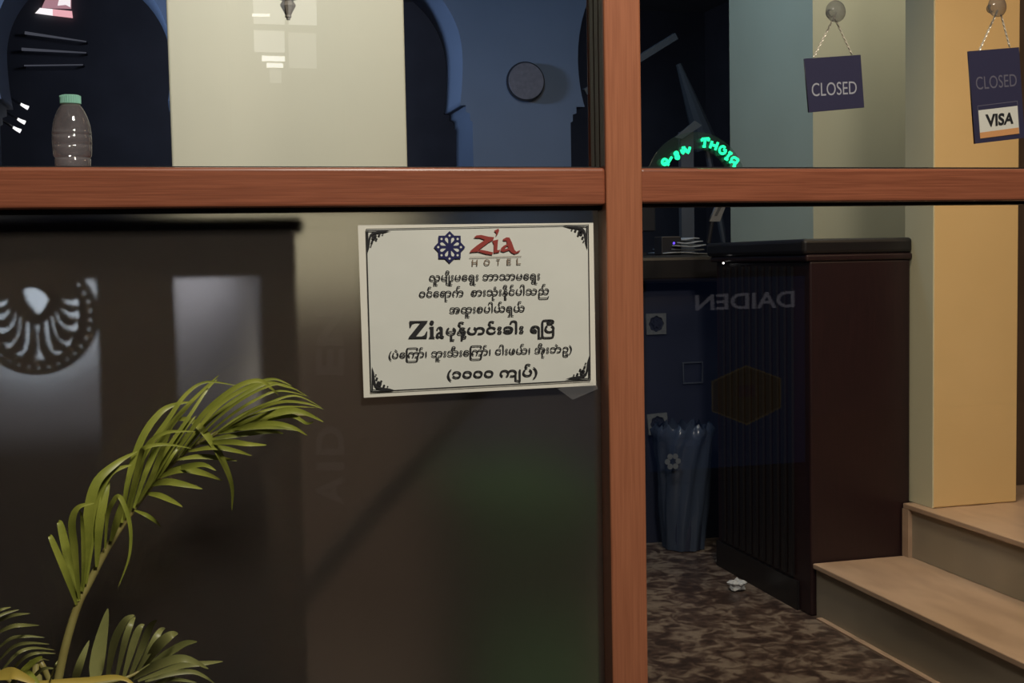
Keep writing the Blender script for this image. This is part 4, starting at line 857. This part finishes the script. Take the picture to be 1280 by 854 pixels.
FAN = [([(400, 530), (440, 400), (492, 268)], 42), ([(520, 520), (545, 330), (595, 92)], 78), ([(590, 490), (630, 280), (690, 160), (742, 128)], 44), ([(640, 485), (690, 270), (725, 170), (747, 138)], 36),
 ([(680, 480), (735, 290), (770, 200), (797, 180)], 42), ([(715, 475), (790, 290), (830, 190), (868, 156)], 42), ([(755, 445), (830, 310), (880, 220), (912, 200)], 40), ([(795, 412), (870, 300), (940, 240), (982, 230)], 58),
 ([(815, 405), (930, 335), (1020, 285), (1088, 275)], 44), ([(720, 472), (850, 395), (950, 360), (1012, 347)], 26), ([(730, 482), (880, 400), (1020, 368), (1150, 425)], 50), ([(760, 492), (980, 412), (1120, 395), (1230, 384)], 34),
 ([(800, 497), (950, 450), (1080, 445), (1185, 505)], 30), ([(850, 507), (950, 482), (1085, 500)], 24)]
frond('fan_frond', [(300, 530), (420, 520), (560, 505), (680, 480), (760, 445), (830, 400)], (-.19, -.15), FAN, B, 4.414, M['leaf_old'], M['stem'], .004, .0012)
SIDE = [([(-60, 135), (0, 100), (62, 84)], 15), ([(-60, 158), (30, 118), (106, 98)], 14), ([(-60, 185), (60, 132), (166, 119)], 18), ([(-50, 245), (60, 192), (140, 184), (218, 185)], 22), ([(-20, 320), (60, 258), (150, 245), (246, 252)], 18),
 ([(-15, 390), (70, 305), (160, 282), (272, 289)], 18), ([(-5, 455), (90, 345), (180, 310), (300, 321)], 18), ([(30, 485), (120, 375), (200, 338), (306, 341)], 18), ([(175, 485), (210, 445), (250, 422), (310, 424)], 20), ([(160, 380), (220, 368), (275, 380)], 9), ([(270, 510), (290, 450), (308, 400), (318, 380)], 10)]
frond('side_frond', [(150, 560), (60, 500), (-20, 420), (-90, 300), (-160, 180)], (-.2, -.22), SIDE, B, 4.414, M['leaf_old'], M['stem'], .004, .0012)
for nm, L, wd, mt in (('dried_leaf', [(120, 505), (300, 497), (480, 488), (620, 472), (690, 482), (740, 512)], 30, M['yellow_leaf']), ('broad_leaf', [(-40, 480), (40, 452), (90, 455), (190, 500)], 60, M['yellow_leaf']), ('bright_leaflet', [(60, 505), (140, 425), (190, 382), (232, 358)], 32, M['leaf']), ('green_leaf', [(80, 470), (130, 448), (170, 468), (215, 512)], 44, M['leaf'])):
    bm = bmesh.new(); ribbon(bm, [B(*p_) for p_ in L], -.22, -.23, wd/4.414, tip=.3)
    f = obj(nm, bm, mt, palm, smooth=True)
    a = W(*B(*L[0]), -.22); obj('stalk', TB(curve([(base.x, -.30, -.14), (base.x*.6+a.x*.4, -.29, .25), tuple(a)], 5), .003, 6, .002), M['stem'], f)

# ------------------------------------------------------------------ across the street: what the glass mirrors
cab = thing('display_cabinet', (3.43, -6.1, -.4), 'backlit blue street cabinet mirrored in the right glass pane', 'cabinet')
obj('case', BX(2.85, 4.02, -6.5, -6.02, -.4, 1.0), M['navy'], cab)
obj('lit_panel', BX(2.87, 4.0, -6.02, -6.01, -.3, .96), emit('blue_backlit', (.03, .09, .30), .16), cab)
me = text_mesh('DAIDEN', 0, offset=.02)
x0, x1, z0, z1 = 3.205, 3.92, .752, .862
q = [Vector((x1, -6.0, z1)), Vector((x0, -6.0, z1-.012)), Vector((x0, -6.0, z0-.004)), Vector((x1, -6.0, z0))]
link('lettering', fit_text(me, q), emit('grey_letters_lit', (.62, .6, .72), .5), cab)
hexa = [(.25*1.0*x, .2*y) for x, y in ((0, 1), (1, .52), (1, -.48), (0, -1), (-1, -.48), (-1, .52))]
link('hexagon_line', flat([hexa, [(x*.965, y*.955) for x, y in hexa]], .004, facing(3.566, -6.0, .175)), emit('gold_line', (.5, .36, .12), .25), cab)
link('hexagon_field', flat([[(x*.965, y*.955) for x, y in hexa]], .002, facing(3.566, -6.0, .175)), emit('gold_field', (.20, .12, .02), .22), cab)
link('hexagon_mark', flat([[(-.06, -.01), (.06, -.01), (.06, .07), (-.06, .07)]], .002, facing(3.566, -5.995, .175)), emit('brown_mark', (.08, .03, .02), .5), cab)
py = thing('pylon_banner', (.82, -6.05, -.4), 'upright street banner with vertical letters mirrored in the frosted pane', 'banner')
obj('panel', BX(.66, .98, -6.06, -6.03, -.4, 1.05), M['navy'], py)
ml = emit('dim_letters', (.6, .5, .48), .13)
for ch, v0, v1 in (('D', 635, 672), ('A', 595, 631), ('I', 578, 588), ('D', 533, 569), ('E', 436, 469), ('N', 386, 432)):
    P = [W(u, v, 6.02) for u, v in ((395, v1), (395, v0), (430, v0), (430, v1))]
    link('letter', fit_text(text_mesh(ch, 0, offset=.03), [Vector((p_.x, -6.02, p_.z)) for p_ in P]), ml, py)
fac = thing('shopfront_window', (.6, -6.1, 1.9), 'lit shop window across the street mirrored on the cream column', 'window')
obj('surround', BX(.28, .95, -6.2, -6.08, -.4, 3.2), M['dark_room'], fac)
wm = emit('lit_window', (1, .98, .9), 2.0); wm2 = emit('lit_window_dim', (1, .98, .9), .9); wb = emit('tube_lamp', (1, 1, .95), 7)
for (u0, u1, v0, v1, m_) in ((315, 356, -30, 31, wm), (359, 396, -30, 32, wm), (317, 356, 38, 66, wm), (360, 396, 41, 86, wm2), (327, 356, 70, 77, wb), (333, 354, 79, 85, wb), (337, 352, 87, 104, wm2)):
    a, b_ = W(u0, v0, 6.07), W(u1, v1, 6.07)
    obj('lit_pane', BX(a.x, b_.x, -6.07, -6.06, b_.z, a.z), m_, fac)
a, b_ = W(315, 17, 6.05), W(337, 21, 6.05); obj('tube_lamp', BX(a.x, b_.x, -6.055, -6.045, b_.z, a.z), wb, fac)
